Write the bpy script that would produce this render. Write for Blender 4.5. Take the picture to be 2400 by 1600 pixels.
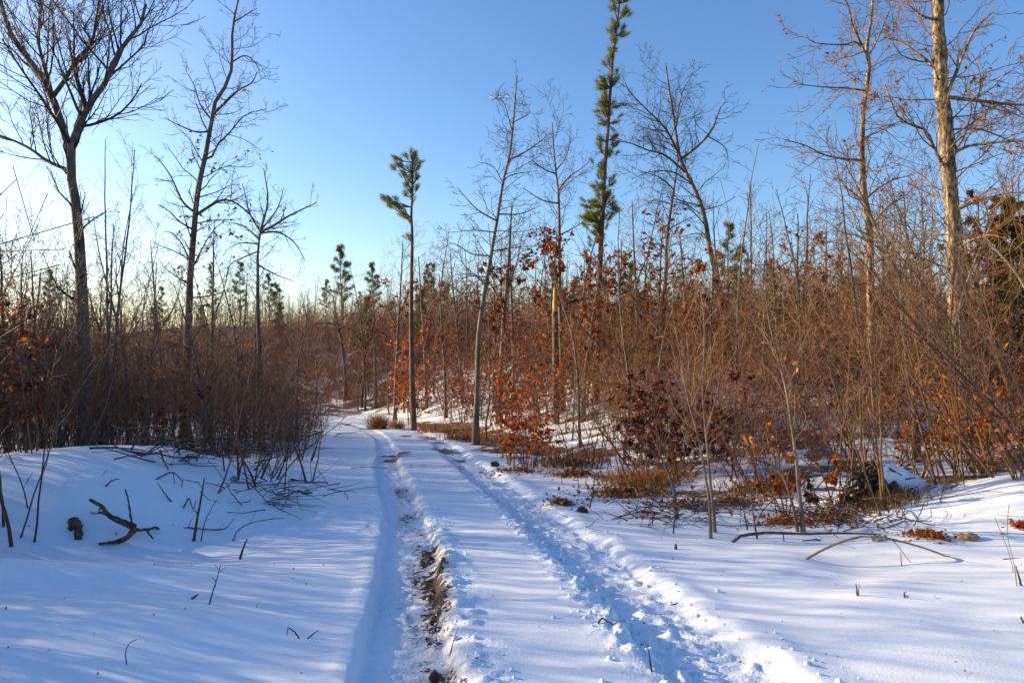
import bpy, math
import numpy as np
from math import radians, sin, cos

for o in list(bpy.data.objects):
    bpy.data.objects.remove(o, do_unlink=True)
sc = bpy.context.scene
COL = sc.collection

# ------------------------------------------------------------ camera, sky, sun
CAMZ = 1.5
cam_d = bpy.data.cameras.new('camera')
cam_d.lens = 24.0
cam_d.sensor_width = 36.0
cam_d.clip_start = 0.05
cam_d.clip_end = 20000
cam = bpy.data.objects.new('camera', cam_d)
COL.objects.link(cam)
cam.location = (0, 0, CAMZ)
cam.rotation_euler = (radians(90), 0, 0)
sc.camera = cam

SUN_AZ = radians(-72)      # measured from +Y towards +X
SUN_EL = radians(15)
world = bpy.data.worlds.new('World')
sc.world = world
world.use_nodes = True
wn = world.node_tree
for n in list(wn.nodes):
    wn.nodes.remove(n)
sky = wn.nodes.new('ShaderNodeTexSky')
sky.sky_type = 'NISHITA'
sky.sun_disc = False
sky.sun_elevation = SUN_EL
sky.sun_rotation = SUN_AZ
sky.altitude = 200
sky.air_density = 0.98
sky.dust_density = 1.25
sky.ozone_density = 2.85
hsv = wn.nodes.new('ShaderNodeHueSaturation')
hsv.inputs['Saturation'].default_value = 1.15
hsv.inputs['Hue'].default_value = 0.506
bg = wn.nodes.new('ShaderNodeBackground')
bg.inputs['Strength'].default_value = 0.12
wo = wn.nodes.new('ShaderNodeOutputWorld')
wn.links.new(sky.outputs[0], hsv.inputs['Color'])
wn.links.new(hsv.outputs[0], bg.inputs['Color'])
wn.links.new(bg.outputs[0], wo.inputs['Surface'])

sun_d = bpy.data.lights.new('sun', 'SUN')
sun_d.energy = 5.0
sun_d.angle = radians(0.55)
sun_d.color = (1.0, 0.76, 0.47)
sun = bpy.data.objects.new('sun', sun_d)
COL.objects.link(sun)
_sv = (sin(SUN_AZ) * cos(SUN_EL), cos(SUN_AZ) * cos(SUN_EL), sin(SUN_EL))
from mathutils import Vector
sun.rotation_euler = Vector(_sv).to_track_quat('Z', 'Y').to_euler()
sun.location = (-40, 20, 30)

sc.view_settings.view_transform = 'Standard'
sc.view_settings.look = 'None'
sc.view_settings.gamma = 1.0
sc.view_settings.use_curve_mapping = False
sc.view_settings.exposure = 1.15
sc.render.engine = 'CYCLES'
sc.cycles.max_bounces = 5
sc.cycles.diffuse_bounces = 3
sc.cycles.transmission_bounces = 3
sc.cycles.glossy_bounces = 1
sc.cycles.transparent_max_bounces = 4
sc.cycles.caustics_reflective = False
sc.cycles.caustics_refractive = False

# ------------------------------------------------------------ helpers
RNG = np.random.default_rng(11)


def mesh_from(name, V, quads=None, tris=None, mat=None, smooth=True):
    me = bpy.data.meshes.new(name)
    V = np.asarray(V, np.float32).reshape(-1, 3)
    nq = 0 if quads is None else len(quads)
    nt = 0 if tris is None else len(tris)
    me.vertices.add(len(V))
    me.vertices.foreach_set('co', V.ravel())
    loops = []
    if nq:
        loops.append(np.asarray(quads, np.int32).ravel())
    if nt:
        loops.append(np.asarray(tris, np.int32).ravel())
    lv = np.concatenate(loops)
    me.loops.add(len(lv))
    me.loops.foreach_set('vertex_index', lv)
    me.polygons.add(nq + nt)
    ls = np.concatenate([np.arange(nq) * 4, nq * 4 + np.arange(nt) * 3]).astype(np.int32)
    me.polygons.foreach_set('loop_start', ls)
    me.polygons.foreach_set('use_smooth', np.full(nq + nt, bool(smooth)))
    me.update(calc_edges=True)
    for m in (mat if isinstance(mat, (list, tuple)) else [mat]):
        if m is not None:
            me.materials.append(m)
    return me


def link(name, me, parent=None, loc=(0, 0, 0), rz=0.0, scale=1.0):
    o = bpy.data.objects.new(name, me)
    COL.objects.link(o)
    o.location = loc
    o.rotation_euler = (0, 0, rz)
    o.scale = (scale, scale, scale)
    if parent is not None:
        o.parent = parent
    return o


def tag(o, label=None, cat=None, group=None, kind=None):
    if label: o['label'] = label
    if cat: o['category'] = cat
    if group: o['group'] = group
    if kind: o['kind'] = kind
    return o


def copy_tree(o, parent=None):
    c = o.copy()
    COL.objects.link(c)
    c.parent = parent
    for ch in list(o.children):
        copy_tree(ch, c)
    return c


def nrm(a):
    return a / np.maximum(np.linalg.norm(a, axis=-1, keepdims=True), 1e-9)


def tubes(groups):
    """groups: list of (P (M,n,3), R (M,n), sides) -> V, quads"""
    Vs, Fs, off = [], [], 0
    for P, R, s in groups:
        M, n, _ = P.shape
        if M == 0:
            continue
        T = np.empty_like(P)
        T[:, 1:-1] = P[:, 2:] - P[:, :-2]
        T[:, 0] = P[:, 1] - P[:, 0]
        T[:, -1] = P[:, -1] - P[:, -2]
        T = nrm(T)
        main = nrm(P[:, -1] - P[:, 0])
        ref = np.eye(3)[np.argmin(np.abs(main), axis=1)][:, None, :]
        A = nrm(np.cross(T, ref))
        B = np.cross(T, A)
        a = np.linspace(0, 2 * np.pi, s, endpoint=False)
        V = P[:, :, None] + R[:, :, None, None] * (A[:, :, None] * np.cos(a)[:, None] + B[:, :, None] * np.sin(a)[:, None])
        i = np.arange(M * n * s).reshape(M, n, s) + off
        j = np.roll(i, -1, axis=2)
        F = np.stack([i[:, :-1], j[:, :-1], j[:, 1:], i[:, 1:]], -1).reshape(-1, 4)
        Vs.append(V.reshape(-1, 3)); Fs.append(F); off += M * n * s
    return np.concatenate(Vs), np.concatenate(Fs)


def plen(P):
    return np.linalg.norm(np.diff(P, axis=1), axis=2).sum(1)


def grow(P, R, rng, dens=None, k=None, t0=.2, t1=1., lfac=.4, L=None, ltap=.4, ang=50, angv=12, m=5, rr=.6, wig=.18, up=.05,
         rmin=.003, tip=.35, zbias=0.0):
    """children branches of the polylines P; all children at once"""
    M, n, _ = P.shape
    lens = plen(P)
    if k is None:
        cnt = np.maximum(1, (dens * lens + rng.random(M)).astype(int))
    else:
        cnt = np.full(M, k)
    idx = np.repeat(np.arange(M), cnt)
    K = len(idx)
    order = np.concatenate([np.arange(c) for c in cnt])
    t = t0 + (t1 - t0) * (order + rng.random(K)) / cnt[idx]
    f = t * (n - 1)
    i = np.minimum(f.astype(int), n - 2)
    u = (f - i)[:, None]
    p0 = P[idx, i] * (1 - u) + P[idx, i + 1] * u
    T = nrm(P[idx, i + 1] - P[idx, i])
    r0 = R[idx, i] * (1 - u[:, 0]) + R[idx, i + 1] * u[:, 0]
    rand = rng.normal(size=(K, 3))
    perp = nrm(rand - (rand * T).sum(1, keepdims=True) * T)
    an = np.radians(ang + angv * rng.normal(size=K))[:, None]
    d = nrm(np.cos(an) * T + np.sin(an) * perp + np.array([0, 0, zbias]))
    if L is None:
        LL = lfac * lens[idx] * (1 - ltap * t) * rng.uniform(.55, 1.2, K)
    else:
        LL = (L(t) if callable(L) else L) * rng.uniform(.6, 1.15, K)
    C = np.empty((K, m, 3))
    C[:, 0] = p0
    st = (LL / (m - 1))[:, None]
    for q in range(1, m):
        d = nrm(d + wig * rng.normal(size=(K, 3)) + np.array([0, 0, up]))
        C[:, q] = C[:, q - 1] + d * st
    tt = np.linspace(0, 1, m)[None]
    RC = np.maximum((rr * r0)[:, None] * (1 - (1 - tip) * tt), rmin)
    return C, RC


def catmull(pts, n):
    pts = np.asarray(pts, float)
    if len(pts) == 2:
        return pts[0] + (pts[1] - pts[0]) * np.linspace(0, 1, n)[:, None]
    p = np.vstack([2 * pts[0] - pts[1], pts, 2 * pts[-1] - pts[-2]])
    seg = np.linalg.norm(np.diff(pts, axis=0), axis=1)
    cum = np.r_[0, np.cumsum(seg)] / seg.sum()
    t = np.linspace(0, 1, n)
    i = np.clip(np.searchsorted(cum, t, side='right') - 1, 0, len(pts) - 2)
    u = ((t - cum[i]) / np.maximum(cum[i + 1] - cum[i], 1e-9))[:, None]
    a, b, c, d = p[i], p[i + 1], p[i + 2], p[i + 3]
    return .5 * (2 * b + (c - a) * u + (2 * a - 5 * b + 4 * c - d) * u ** 2 + (3 * b - a - 3 * c + d) * u ** 3)


def leaf_geo(pos, rng, size=.08, droop=.7, wide=.32):
    N = len(pos)
    d = nrm(rng.normal(size=(N, 3)) + np.array([0, 0, -droop]))
    s = nrm(np.cross(d, rng.normal(size=(N, 3))))
    nn = np.cross(d, s)
    L = (size * rng.uniform(.6, 1.25, N))[:, None]
    V = np.empty((N, 4, 3))
    V[:, 0] = pos
    V[:, 1] = pos + d * L * .5 + s * L * wide + nn * L * .12
    V[:, 2] = pos + d * L + nn * L * .1 * rng.normal(size=(N, 1))
    V[:, 3] = pos + d * L * .5 - s * L * wide + nn * L * .12
    b = (np.arange(N) * 4)[:, None]
    F = np.concatenate([b + [0, 1, 2], b + [0, 2, 3]])
    return V.reshape(-1, 3), F


def on_twigs(P, rng, N, t0=.3):
    M, n, _ = P.shape
    a = rng.integers(0, M, N)
    f = (t0 + (1 - t0) * rng.random(N)) * (n - 1) * .999
    i = f.astype(int)
    u = (f - i)[:, None]
    return P[a, i] * (1 - u) + P[a, i + 1] * u


def needle_geo(cent, dirs, rng, per=70, r=.2, wide=.0048):
    """tufts of needles: thin triangles that fan out of each tuft's short shoot"""
    N = len(cent)
    c = np.repeat(cent, per, 0)
    dd = np.repeat(dirs, per, 0)
    base = c + dd * (rng.random((N * per, 1)) - .5) * r * 1.1 + rng.normal(size=(N * per, 3)) * r * .12
    nd = nrm(dd * .75 + rng.normal(size=(N * per, 3)) * .62)
    L = r * rng.uniform(.55, 1.1, (N * per, 1))
    s = nrm(np.cross(nd, rng.normal(size=(N * per, 3)))) * wide
    V = np.stack([base - s, base + s, base + nd * L], 1)
    F = np.arange(N * per * 3).reshape(-1, 3)
    return V.reshape(-1, 3), F


# ---- lattice noise
def _h(ix, iy, seed):
    h = (ix.astype(np.int64) * 374761393 + iy.astype(np.int64) * 668265263 + seed * 974634777) & 0xffffffff
    h = ((h ^ (h >> 13)) * 1274126177) & 0xffffffff
    h = ((h ^ (h >> 16)) * 2246822519) & 0xffffffff
    return ((h ^ (h >> 15)) & 0xffffff) / float(0xffffff)


def vn(x, y, seed=0):
    ix, iy = np.floor(x), np.floor(y)
    fx, fy = x - ix, y - iy
    fx = fx * fx * fx * (fx * (fx * 6 - 15) + 10)
    fy = fy * fy * fy * (fy * (fy * 6 - 15) + 10)
    a = _h(ix, iy, seed); b = _h(ix + 1, iy, seed); c = _h(ix, iy + 1, seed); d = _h(ix + 1, iy + 1, seed)
    return (a * (1 - fx) + b * fx) * (1 - fy) + (c * (1 - fx) + d * fx) * fy


def fbm(x, y, oct=4, seed=0, gain=.5):
    s, a, tot = 0., 1., 0.
    for k in range(oct):
        s = s + a * (vn(x + 17.3 * k, y - 9.1 * k, seed + k) - .5)
        tot += a; a *= gain
        x = x * 2.03; y = y * 2.03
    return s / tot * 2


def sst(a, b, x):
    t = np.clip((x - a) / (b - a), 0, 1)
    return t * t * (3 - 2 * t)


def curve1(xs, ys):
    xs, ys = np.asarray(xs, float), np.asarray(ys, float)
    m = np.gradient(ys, xs)

    def f(x):
        x = np.clip(np.asarray(x, float), xs[0], xs[-1])
        i = np.clip(np.searchsorted(xs, x, side='right') - 1, 0, len(xs) - 2)
        h = xs[i + 1] - xs[i]
        t = (x - xs[i]) / h
        return ((2 * t ** 3 - 3 * t ** 2 + 1) * ys[i] + (t ** 3 - 2 * t ** 2 + t) * h * m[i] + (-2 * t ** 3 + 3 * t ** 2) * ys[i + 1] + (t ** 3 - t ** 2) * h * m[i + 1])
    return f


# ------------------------------------------------------------ terrain
zroad = curve1([-30, -5, 0, 3.4, 6.65, 13, 23, 37, 46, 60, 90, 120, 200, 400, 900],
               [1.5, .3, 0, -.23, -.5, -.98, -1.75, -2.75, -2.9, -1.5, .3, 1.6, 3.5, 5., 6.])
xroad = curve1([-30, -5, 0, 3.4, 6.65, 13, 23, 30, 37, 45, 55, 70, 900],
               [6, 2.2, 1.2, .32, -.2, -1.5, -3.6, -5.8, -8.8, -13.5, -21, -33, -60])
rbank = curve1([-30, 0, 6, 10, 16, 25, 40, 60, 100, 200, 900], [0, 0, .1, .5, 1.4, 2.1, 3.0, 2.2, 2.0, 2.0, 2.0])


def Hs(x, y):
    x = np.asarray(x, float); y = np.asarray(y, float)
    s = x - xroad(y)
    z = zroad(y) + rbank(y) * sst(2.5, 11, s)
    z = z + .35 * sst(25, 45, y) * sst(-4, -12, s) * (1 - sst(60, 90, y))
    # snow heap left of the track, and a small one at the right edge
    a = fbm(x * .5, y * .5, 3, 5)
    z = z + .74 * np.exp(-(((x + 5.5 + .2 * a) / 2.15) ** 2 + ((y - 9.3) / 1.75) ** 2) ** 1.3)
    z = z + .34 * np.exp(-(((x + 9.0) / 2.0) ** 2 + ((y - 8.8) / 1.6) ** 2))
    z = z + .42 * np.exp(-(((x - 6.1) / 1.5) ** 2 + ((y - 8.0) / 1.0) ** 2))
    z = z + .16 * np.exp(-(((x + 3.9) / 1.7) ** 2 + ((y - 5.4) / .55) ** 2))
    z = z - .26 * np.exp(-(((x + 4.6) / 2.4) ** 2 + ((y - 6.9) / .85) ** 2)) + .10 * np.exp(-(((x + 2.9) / 1.2) ** 2 + ((y - 4.3) / .5) ** 2))
    away = sst(1.3, 3.0, np.abs(s))
    z = z + away * (.10 * fbm(x * .38, y * .5, 3, 21) + .035 * fbm(x * 1.3, y * 1.5, 2, 31))
    z = z + sst(20, 60, y) * .5 * fbm(x * .09, y * .09, 3, 41)
    # the far open hillside
    return z


def detail(x, y):
    """fine relief: wheel ruts, berms, churned clods.  returns dz, mud, litter"""
    s = x - xroad(y)
    near = 1 - sst(14, 34, y)
    wob = .05 * fbm(y * .35, y * 0 + 3.3, 2, 51)
    wide = .25 + .05 * fbm(y * .6, y * 0 + 1.3, 2, 52)
    ed = .035 * fbm(x * 5, y * 5, 3, 53)
    dl = np.abs(s + .83 + wob) + ed * .7
    dr = np.abs(s - .86 - wob * .7) + ed * 1.3
    w_l, w_r = wide, wide * 1.22
    inl = sst(.035, -.04, dl - w_l)
    inr = sst(.09, -.08, dr - w_r)
    fade = 1 - .75 * sst(16, 30, y)
    z = -.078 * inl * fade - .062 * inr * fade
    lump = .25 + 1.1 * np.clip(.5 + fbm(x * 2.2, y * 2.6, 3, 54), 0, 1)
    outer = sst(.95, 1.2, s)
    z = z + fade * lump * (.014 * np.exp(-((dl - w_l - .09) / .07) ** 2) + (.006 + .015 * outer) * np.exp(-((dr - w_r - .14) / .15) ** 2))
    # middle ridge, gentle ripples across
    mid = sst(.75, .35, np.abs(s))
    z = z + .035 * mid * fade + .02 * mid * fbm(x * 1.2, y * 2.2, 2, 55)
    # churned clods along the left lip of the right-hand rut and inside the ruts
    clod = np.maximum(fbm(x * 12, y * 12, 3, 56, .65), -.12)
    lip = np.exp(-((s - .50 + wob * .7) / .17) ** 2) * sst(15, 9, y)
    z = z + .075 * lip * np.maximum(clod, -.05) + (.03 * inl + .04 * inr) * clod * near
    tread = np.sin((y + .25 * x) * 2 * np.pi / .085)
    tread = np.tanh(2.2 * np.sin((y + .5 * np.abs(np.mod(s + .02, .24) - .12)) * 2 * np.pi / .11))
    z = z + .006 * tread * (inl * sst(-.70, -.85, s) + inr * sst(.62, .8, s)) * sst(9, 5, y) * (.4 + .6 * np.clip(.5 + fbm(x * 2, y * 2, 2, 64), 0, 1))
    # left-hand rut: bare wet earth along its right half
    band = .95 * np.exp(-((s + .64 + .10 * fbm(y * .8, y * 0 + 7, 2, 57)) / .115) ** 2)
    along = sst(2.0, 2.6, y) * sst(9.0, 6.3, y)
    g = fbm(x * 4.5, y * 3.0, 4, 58)
    mud = np.clip(band * along * (.62 + 1.0 * g + .3 * fbm(y * 1.3, y * 0 + 2.2, 2, 63) + .25 * sst(4.6, 3, y)), 0, .8)
    mud2 = np.clip(np.exp(-((s + .72) / .16) ** 2) * sst(20, 9, y) * (.26 + .8 * fbm(x * 3, y * 1.2, 3, 59)), 0, .5)
    mud = np.maximum(mud, mud2 * sst(2.5, 5, y))
    z = z + mud * (.012 + .075 * np.maximum(fbm(x * 13, y * 13, 3, 60, .6), -.15))
    # rim of lumpy snow round the earth
    rim = np.exp(-((s + .42) / .14) ** 2) * along
    z = z + .05 * rim * np.maximum(fbm(x * 8, y * 8, 3, 62) + .1, 0)
    rough = np.clip(lip * 1.0 + inl + inr + rim, 0, 1)
    # leaf litter showing through thin snow
    q = fbm(x * 1.1, y * 1.4, 4, 71)
    side = sst(1.9, 3.2, s) * sst(8.0, 11.5, y + .25 * s)
    lit = sst(.06, .30, q - .02) * side * .75
    bank = np.exp(-((s - 2.7) / 1.2) ** 2) * sst(14, 18, y) * sst(36, 30, y)
    lit = np.maximum(lit, sst(.25, .6, bank * (.85 + .9 * q)))
    wet = sst(.15, .45, q + .25 * np.exp(-((s - .86) / .3) ** 2)) * sst(1.5, .8, np.abs(s)) * sst(10, 17, y) * .75
    far = sst(36, 46, y) * (.42 + .5 * sst(-.15, .2, q)) + sst(60, 90, y) * .6 * (1 - np.exp(-((x / np.maximum(y, 1) + .26) / .018) ** 2) * sst(74, 80, y) * sst(108, 100, y))
    lit = np.maximum(np.maximum(lit, wet), far)
    leftb = sst(.10, .3, q) * sst(-2.6, -4, s) * sst(11.5, 14, y) * .7
    lit = np.maximum(lit, leftb)
    z = z + .03 * lit * fbm(x * 6, y * 6, 3, 72)
    return z, mud, lit, rough


def Hf(x, y):
    x = np.atleast_1d(np.asarray(x, float)); y = np.atleast_1d(np.asarray(y, float))
    return Hs(x, y) + detail(x, y)[0]


def H1(x, y):
    return float(Hf(x, y)[0])


def W(px, py, d):
    """photo pixel (2400 wide) at depth d -> world point"""
    return np.array([(px - 1200) / 1600 * d, d, CAMZ + (800 - py) / 1600 * d])


def ground_at(px, py):
    """where the line of sight through a photo pixel first meets the ground"""
    d = np.linspace(2.2, 60, 6000)
    z = CAMZ + (800 - py) / 1600 * d
    g = Hf((px - 1200) / 1600 * d, d)
    i = int(np.argmax(z <= g))
    return W(px, py, d[i])


# ------------------------------------------------------------ materials
def new_mat(name):
    m = bpy.data.materials.new(name)
    m.use_nodes = True
    nt = m.node_tree
    b = nt.nodes['Principled BSDF']
    b.inputs['Specular IOR Level'].default_value = .25
    return m, nt, b


def node(nt, t, **kw):
    n = nt.nodes.new(t)
    for k, v in kw.items():
        setattr(n, k, v)
    return n


def ramp(nt, stops):
    r = nt.nodes.new('ShaderNodeValToRGB')
    e = r.color_ramp.elements
    while len(e) < len(stops):
        e.new(.5)
    for q, (p, c) in zip(e, stops):
        q.position = p
        q.color = (*c, 1)
    return r


def bark_mat(name, cols, scale=9., zs=.25, bump=.6, rough=.85, span=(.32, .68)):
    m, nt, b = new_mat(name)
    tc = node(nt, 'ShaderNodeTexCoord')
    mp = node(nt, 'ShaderNodeMapping')
    mp.inputs['Scale'].default_value = (1, 1, zs)
    nz = node(nt, 'ShaderNodeTexNoise')
    nz.inputs['Scale'].default_value = scale
    nz.inputs['Detail'].default_value = 6
    nz.inputs['Roughness'].default_value = .65
    nt.links.new(tc.outputs['Object'], mp.inputs[0]); nt.links.new(mp.outputs[0], nz.inputs['Vector'])
    k = len(cols)
    lo, hi = span
    r = ramp(nt, [(lo + (hi - lo) * i / (k - 1), c) for i, c in enumerate(cols)])
    nt.links.new(nz.outputs['Fac'], r.inputs[0])
    nt.links.new(r.outputs[0], b.inputs['Base Color'])
    b.inputs['Roughness'].default_value = rough
    if bump:
        bp = node(nt, 'ShaderNodeBump')
        bp.inputs['Strength'].default_value = bump
        bp.inputs['Distance'].default_value = .02
        nt.links.new(nz.outputs['Fac'], bp.inputs['Height'])
        nt.links.new(bp.outputs[0], b.inputs['Normal'])
    return m


def twig_mat(name, c1, c2):
    m, nt, b = new_mat(name)
    g = node(nt, 'ShaderNodeNewGeometry')
    r = ramp(nt, [(0., c1), (1., c2)])
    nt.links.new(g.outputs['Random Per Island'], r.inputs[0])
    nt.links.new(r.outputs[0], b.inputs['Base Color'])
    b.inputs['Roughness'].default_value = .7
    return m


def leaf_mat(name, stops, trans=.45):
    m, nt, b = new_mat(name)
    g = node(nt, 'ShaderNodeNewGeometry')
    r = ramp(nt, stops)
    nt.links.new(g.outputs['Random Per Island'], r.inputs[0])
    b.inputs['Roughness'].default_value = .6
    nt.links.new(r.outputs[0], b.inputs['Base Color'])
    t = node(nt, 'ShaderNodeBsdfTranslucent')
    nt.links.new(r.outputs[0], t.inputs['Color'])
    mx = node(nt, 'ShaderNodeMixShader')
    mx.inputs[0].default_value = trans
    nt.links.new(b.outputs[0], mx.inputs[1]); nt.links.new(t.outputs[0], mx.inputs[2])
    nt.links.new(mx.outputs[0], nt.nodes['Material Output'].inputs['Surface'])
    return m


def snow_mat():
    m, nt, b = new_mat('snow')
    b.inputs['Roughness'].default_value = .55
    b.inputs['Specular IOR Level'].default_value = .2
    tc = node(nt, 'ShaderNodeTexCoord')
    n1 = node(nt, 'ShaderNodeTexNoise')
    n1.inputs['Scale'].default_value = 9; n1.inputs['Detail'].default_value = 8; n1.inputs['Roughness'].default_value = .7
    n2 = node(nt, 'ShaderNodeTexNoise')
    n2.inputs['Scale'].default_value = 55; n2.inputs['Detail'].default_value = 4
    n3 = node(nt, 'ShaderNodeTexNoise')
    n3.inputs['Scale'].default_value = 5.5; n3.inputs['Detail'].default_value = 9; n3.inputs['Roughness'].default_value = .78
    n4 = node(nt, 'ShaderNodeTexNoise')
    n4.inputs['Scale'].default_value = 13; n4.inputs['Detail'].default_value = 7; n4.inputs['Roughness'].default_value = .68
    for q in (n1, n2, n3, n4):
        nt.links.new(tc.outputs['Object'], q.inputs['Vector'])
    # earth colour with wet dark and pale gritty bits
    earth = ramp(nt, [(.3, (.014, .008, .005)), (.5, (.042, .024, .014)), (.7, (.11, .068, .042))])
    nt.links.new(n1.outputs['Fac'], earth.inputs[0])
    litter = ramp(nt, [(.25, (.05, .028, .015)), (.5, (.15, .085, .045)), (.75, (.30, .19, .10))])
    nt.links.new(n2.outputs['Fac'], litter.inputs[0])
    prev = None
    snowc = ramp(nt, [(.3, (.73, .81, .89)), (.7, (.79, .855, .92))])
    nt.links.new(n1.outputs['Fac'], snowc.inputs[0])
    prev = snowc.outputs[0]
    # thin brown stain round the bare earth
    sa = node(nt, 'ShaderNodeAttribute', attribute_name='mud')
    sm = node(nt, 'ShaderNodeMath', operation='MULTIPLY'); sm.inputs[1].default_value = 1.1
    nt.links.new(sa.outputs['Fac'], sm.inputs[0])
    sx_ = node(nt, 'ShaderNodeMix', data_type='RGBA')
    sx_.inputs['B'].default_value = (.50, .38, .26, 1)
    nt.links.new(sm.outputs[0], sx_.inputs['Factor']); nt.links.new(prev, sx_.inputs['A'])
    prev = sx_.outputs['Result']
    for attr, src in (('litter', litter), ('mud', earth)):
        a = node(nt, 'ShaderNodeAttribute', attribute_name=attr)
        # break the edge of the patch with grain
        ma = node(nt, 'ShaderNodeMath', operation='MULTIPLY_ADD')
        nt.links.new((n3 if attr == 'litter' else n4).outputs['Fac'], ma.inputs[0]); k = 2.6 if attr == 'litter' else 2.4; ma.inputs[1].default_value = k; ma.inputs[2].default_value = -k / 2
        ad = node(nt, 'ShaderNodeMath', operation='ADD')
        nt.links.new(a.outputs['Fac'], ad.inputs[0]); nt.links.new(ma.outputs[0], ad.inputs[1])
        mr = node(nt, 'ShaderNodeMapRange')
        mr.inputs['From Min'].default_value = .38 if attr == 'litter' else .46; mr.inputs['From Max'].default_value = .62 if attr == 'litter' else .56
        nt.links.new(ad.outputs[0], mr.inputs['Value'])
        ml = node(nt, 'ShaderNodeMath', operation='MULTIPLY')
        mt = node(nt, 'ShaderNodeMath', operation='GREATER_THAN'); mt.inputs[1].default_value = .02
        nt.links.new(a.outputs['Fac'], mt.inputs[0])
        nt.links.new(mr.outputs[0], ml.inputs[0]); nt.links.new(mt.outputs[0], ml.inputs[1])
        mx = node(nt, 'ShaderNodeMix', data_type='RGBA')
        nt.links.new(ml.outputs[0], mx.inputs['Factor'])
        nt.links.new(prev, mx.inputs['A']); nt.links.new(src.outputs[0], mx.inputs['B'])
        prev = mx.outputs['Result']
    nt.links.new(prev, b.inputs['Base Color'])
    ra = node(nt, 'ShaderNodeAttribute', attribute_name='rough')
    bs = node(nt, 'ShaderNodeMath', operation='MULTIPLY_ADD')
    bs.inputs[1].default_value = .6; bs.inputs[2].default_value = .2
    nt.links.new(ra.outputs['Fac'], bs.inputs[0])
    bp = node(nt, 'ShaderNodeBump')
    bp.inputs['Distance'].default_value = .012
    nt.links.new(bs.outputs[0], bp.inputs['Strength'])
    nt.links.new(n2.outputs['Fac'], bp.inputs['Height'])
    nt.links.new(bp.outputs[0], b.inputs['Normal'])
    return m


M = {}
M['snow'] = snow_mat()
M['bark_dark'] = bark_mat('bark_dark', [(.045, .036, .030), (.11, .088, .072), (.20, .165, .135)], 10, .2)
M['bark_grey'] = bark_mat('bark_grey', [(.06, .048, .036), (.14, .112, .082), (.26, .21, .155)], 9, .18)
M['bark_pale'] = bark_mat('bark_pale', [(.030, .022, .015), (.17, .125, .078), (.46, .345, .20)], 18, .3, 1.0, span=(.38, .64))
M['bark_pine'] = bark_mat('bark_pine', [(.04, .026, .02), (.12, .072, .05), (.22, .14, .10)], 8, .3)
M['dead'] = bark_mat('dead_wood', [(.026, .019, .015), (.075, .054, .040), (.18, .135, .10)], 18, .5, 1.)
M['straw_wood'] = bark_mat('straw_wood', [(.16, .10, .05), (.30, .20, .10), (.42, .30, .17)], 12, .5, .3)
M['heart'] = bark_mat('heart_wood', [(.36, .17, .04), (.55, .28, .07), (.68, .40, .13)], 9, .2, .3)
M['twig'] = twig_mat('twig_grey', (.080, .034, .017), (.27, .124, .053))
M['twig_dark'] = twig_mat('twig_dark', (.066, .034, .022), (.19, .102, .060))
M['twig_backlit'] = twig_mat('twig_backlit', (.026, .019, .016), (.075, .055, .043))  # crowns against the sky: backlit darkness is put into the twig colour
M['twig_red'] = twig_mat('twig_red', (.09, .042, .030), (.23, .115, .075))
M['twig_olive'] = twig_mat('twig_olive', (.088, .047, .018), (.30, .170, .062))
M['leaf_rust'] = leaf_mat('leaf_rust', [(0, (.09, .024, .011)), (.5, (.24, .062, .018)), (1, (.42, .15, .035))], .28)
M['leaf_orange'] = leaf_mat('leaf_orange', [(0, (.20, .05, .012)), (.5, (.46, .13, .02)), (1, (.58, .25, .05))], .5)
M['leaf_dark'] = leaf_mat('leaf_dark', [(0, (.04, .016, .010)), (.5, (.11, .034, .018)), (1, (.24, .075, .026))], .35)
M['leaf_red'] = leaf_mat('leaf_red', [(0, (.18, .03, .012)), (.5, (.44, .085, .018)), (1, (.60, .20, .04))], .5)
M['leaf_litter'] = leaf_mat('leaf_litter', [(0, (.09, .042, .018)), (.5, (.26, .12, .04)), (1, (.46, .25, .09))], .25)
M['needle'] = leaf_mat('pine_needle', [(0, (.07, .10, .012)), (.6, (.19, .21, .022)), (1, (.34, .31, .035))], .45)
M['needle_far'] = leaf_mat('pine_needle_far', [(0, (.05, .075, .018)), (1, (.15, .165, .035))], .4)
M['cedar'] = leaf_mat('cedar_spray', [(0, (.06, .065, .010)), (.5, (.13, .115, .016)), (1, (.28, .15, .025))], .35)
M['grass'] = leaf_mat('straw_grass', [(0, (.20, .09, .025)), (.5, (.42, .20, .05)), (1, (.55, .33, .11))], .35)
M['stone'] = bark_mat('stone', [(.16, .09, .045), (.34, .21, .10), (.50, .35, .20)], 12, 1., .4)
M['stone_grey'] = bark_mat('stone_grey', [(.10, .09, .08), (.22, .20, .18), (.36, .33, .30)], 12, 1., .4)
M['earth'] = bark_mat('earth', [(.03, .018, .011), (.09, .052, .03), (.18, .11, .06)], 14, 1., 1.)
_m, _nt, _b = new_mat('contrail')
_b.inputs['Base Color'].default_value = (.95, .95, .95, 1)
_t = node(_nt, 'ShaderNodeBsdfTranslucent'); _t.inputs['Color'].default_value = (.95, .95, .95, 1)
_x = node(_nt, 'ShaderNodeMixShader'); _x.inputs[0].default_value = .5
_p = node(_nt, 'ShaderNodeBsdfTransparent')
_y = node(_nt, 'ShaderNodeMixShader'); _y.inputs[0].default_value = .45
_nt.links.new(_b.outputs[0], _x.inputs[1]); _nt.links.new(_t.outputs[0], _x.inputs[2])
_nt.links.new(_p.outputs[0], _y.inputs[1]); _nt.links.new(_x.outputs[0], _y.inputs[2])
_nt.links.new(_y.outputs[0], _nt.nodes['Material Output'].inputs['Surface'])
M['contrail'] = _m

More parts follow.
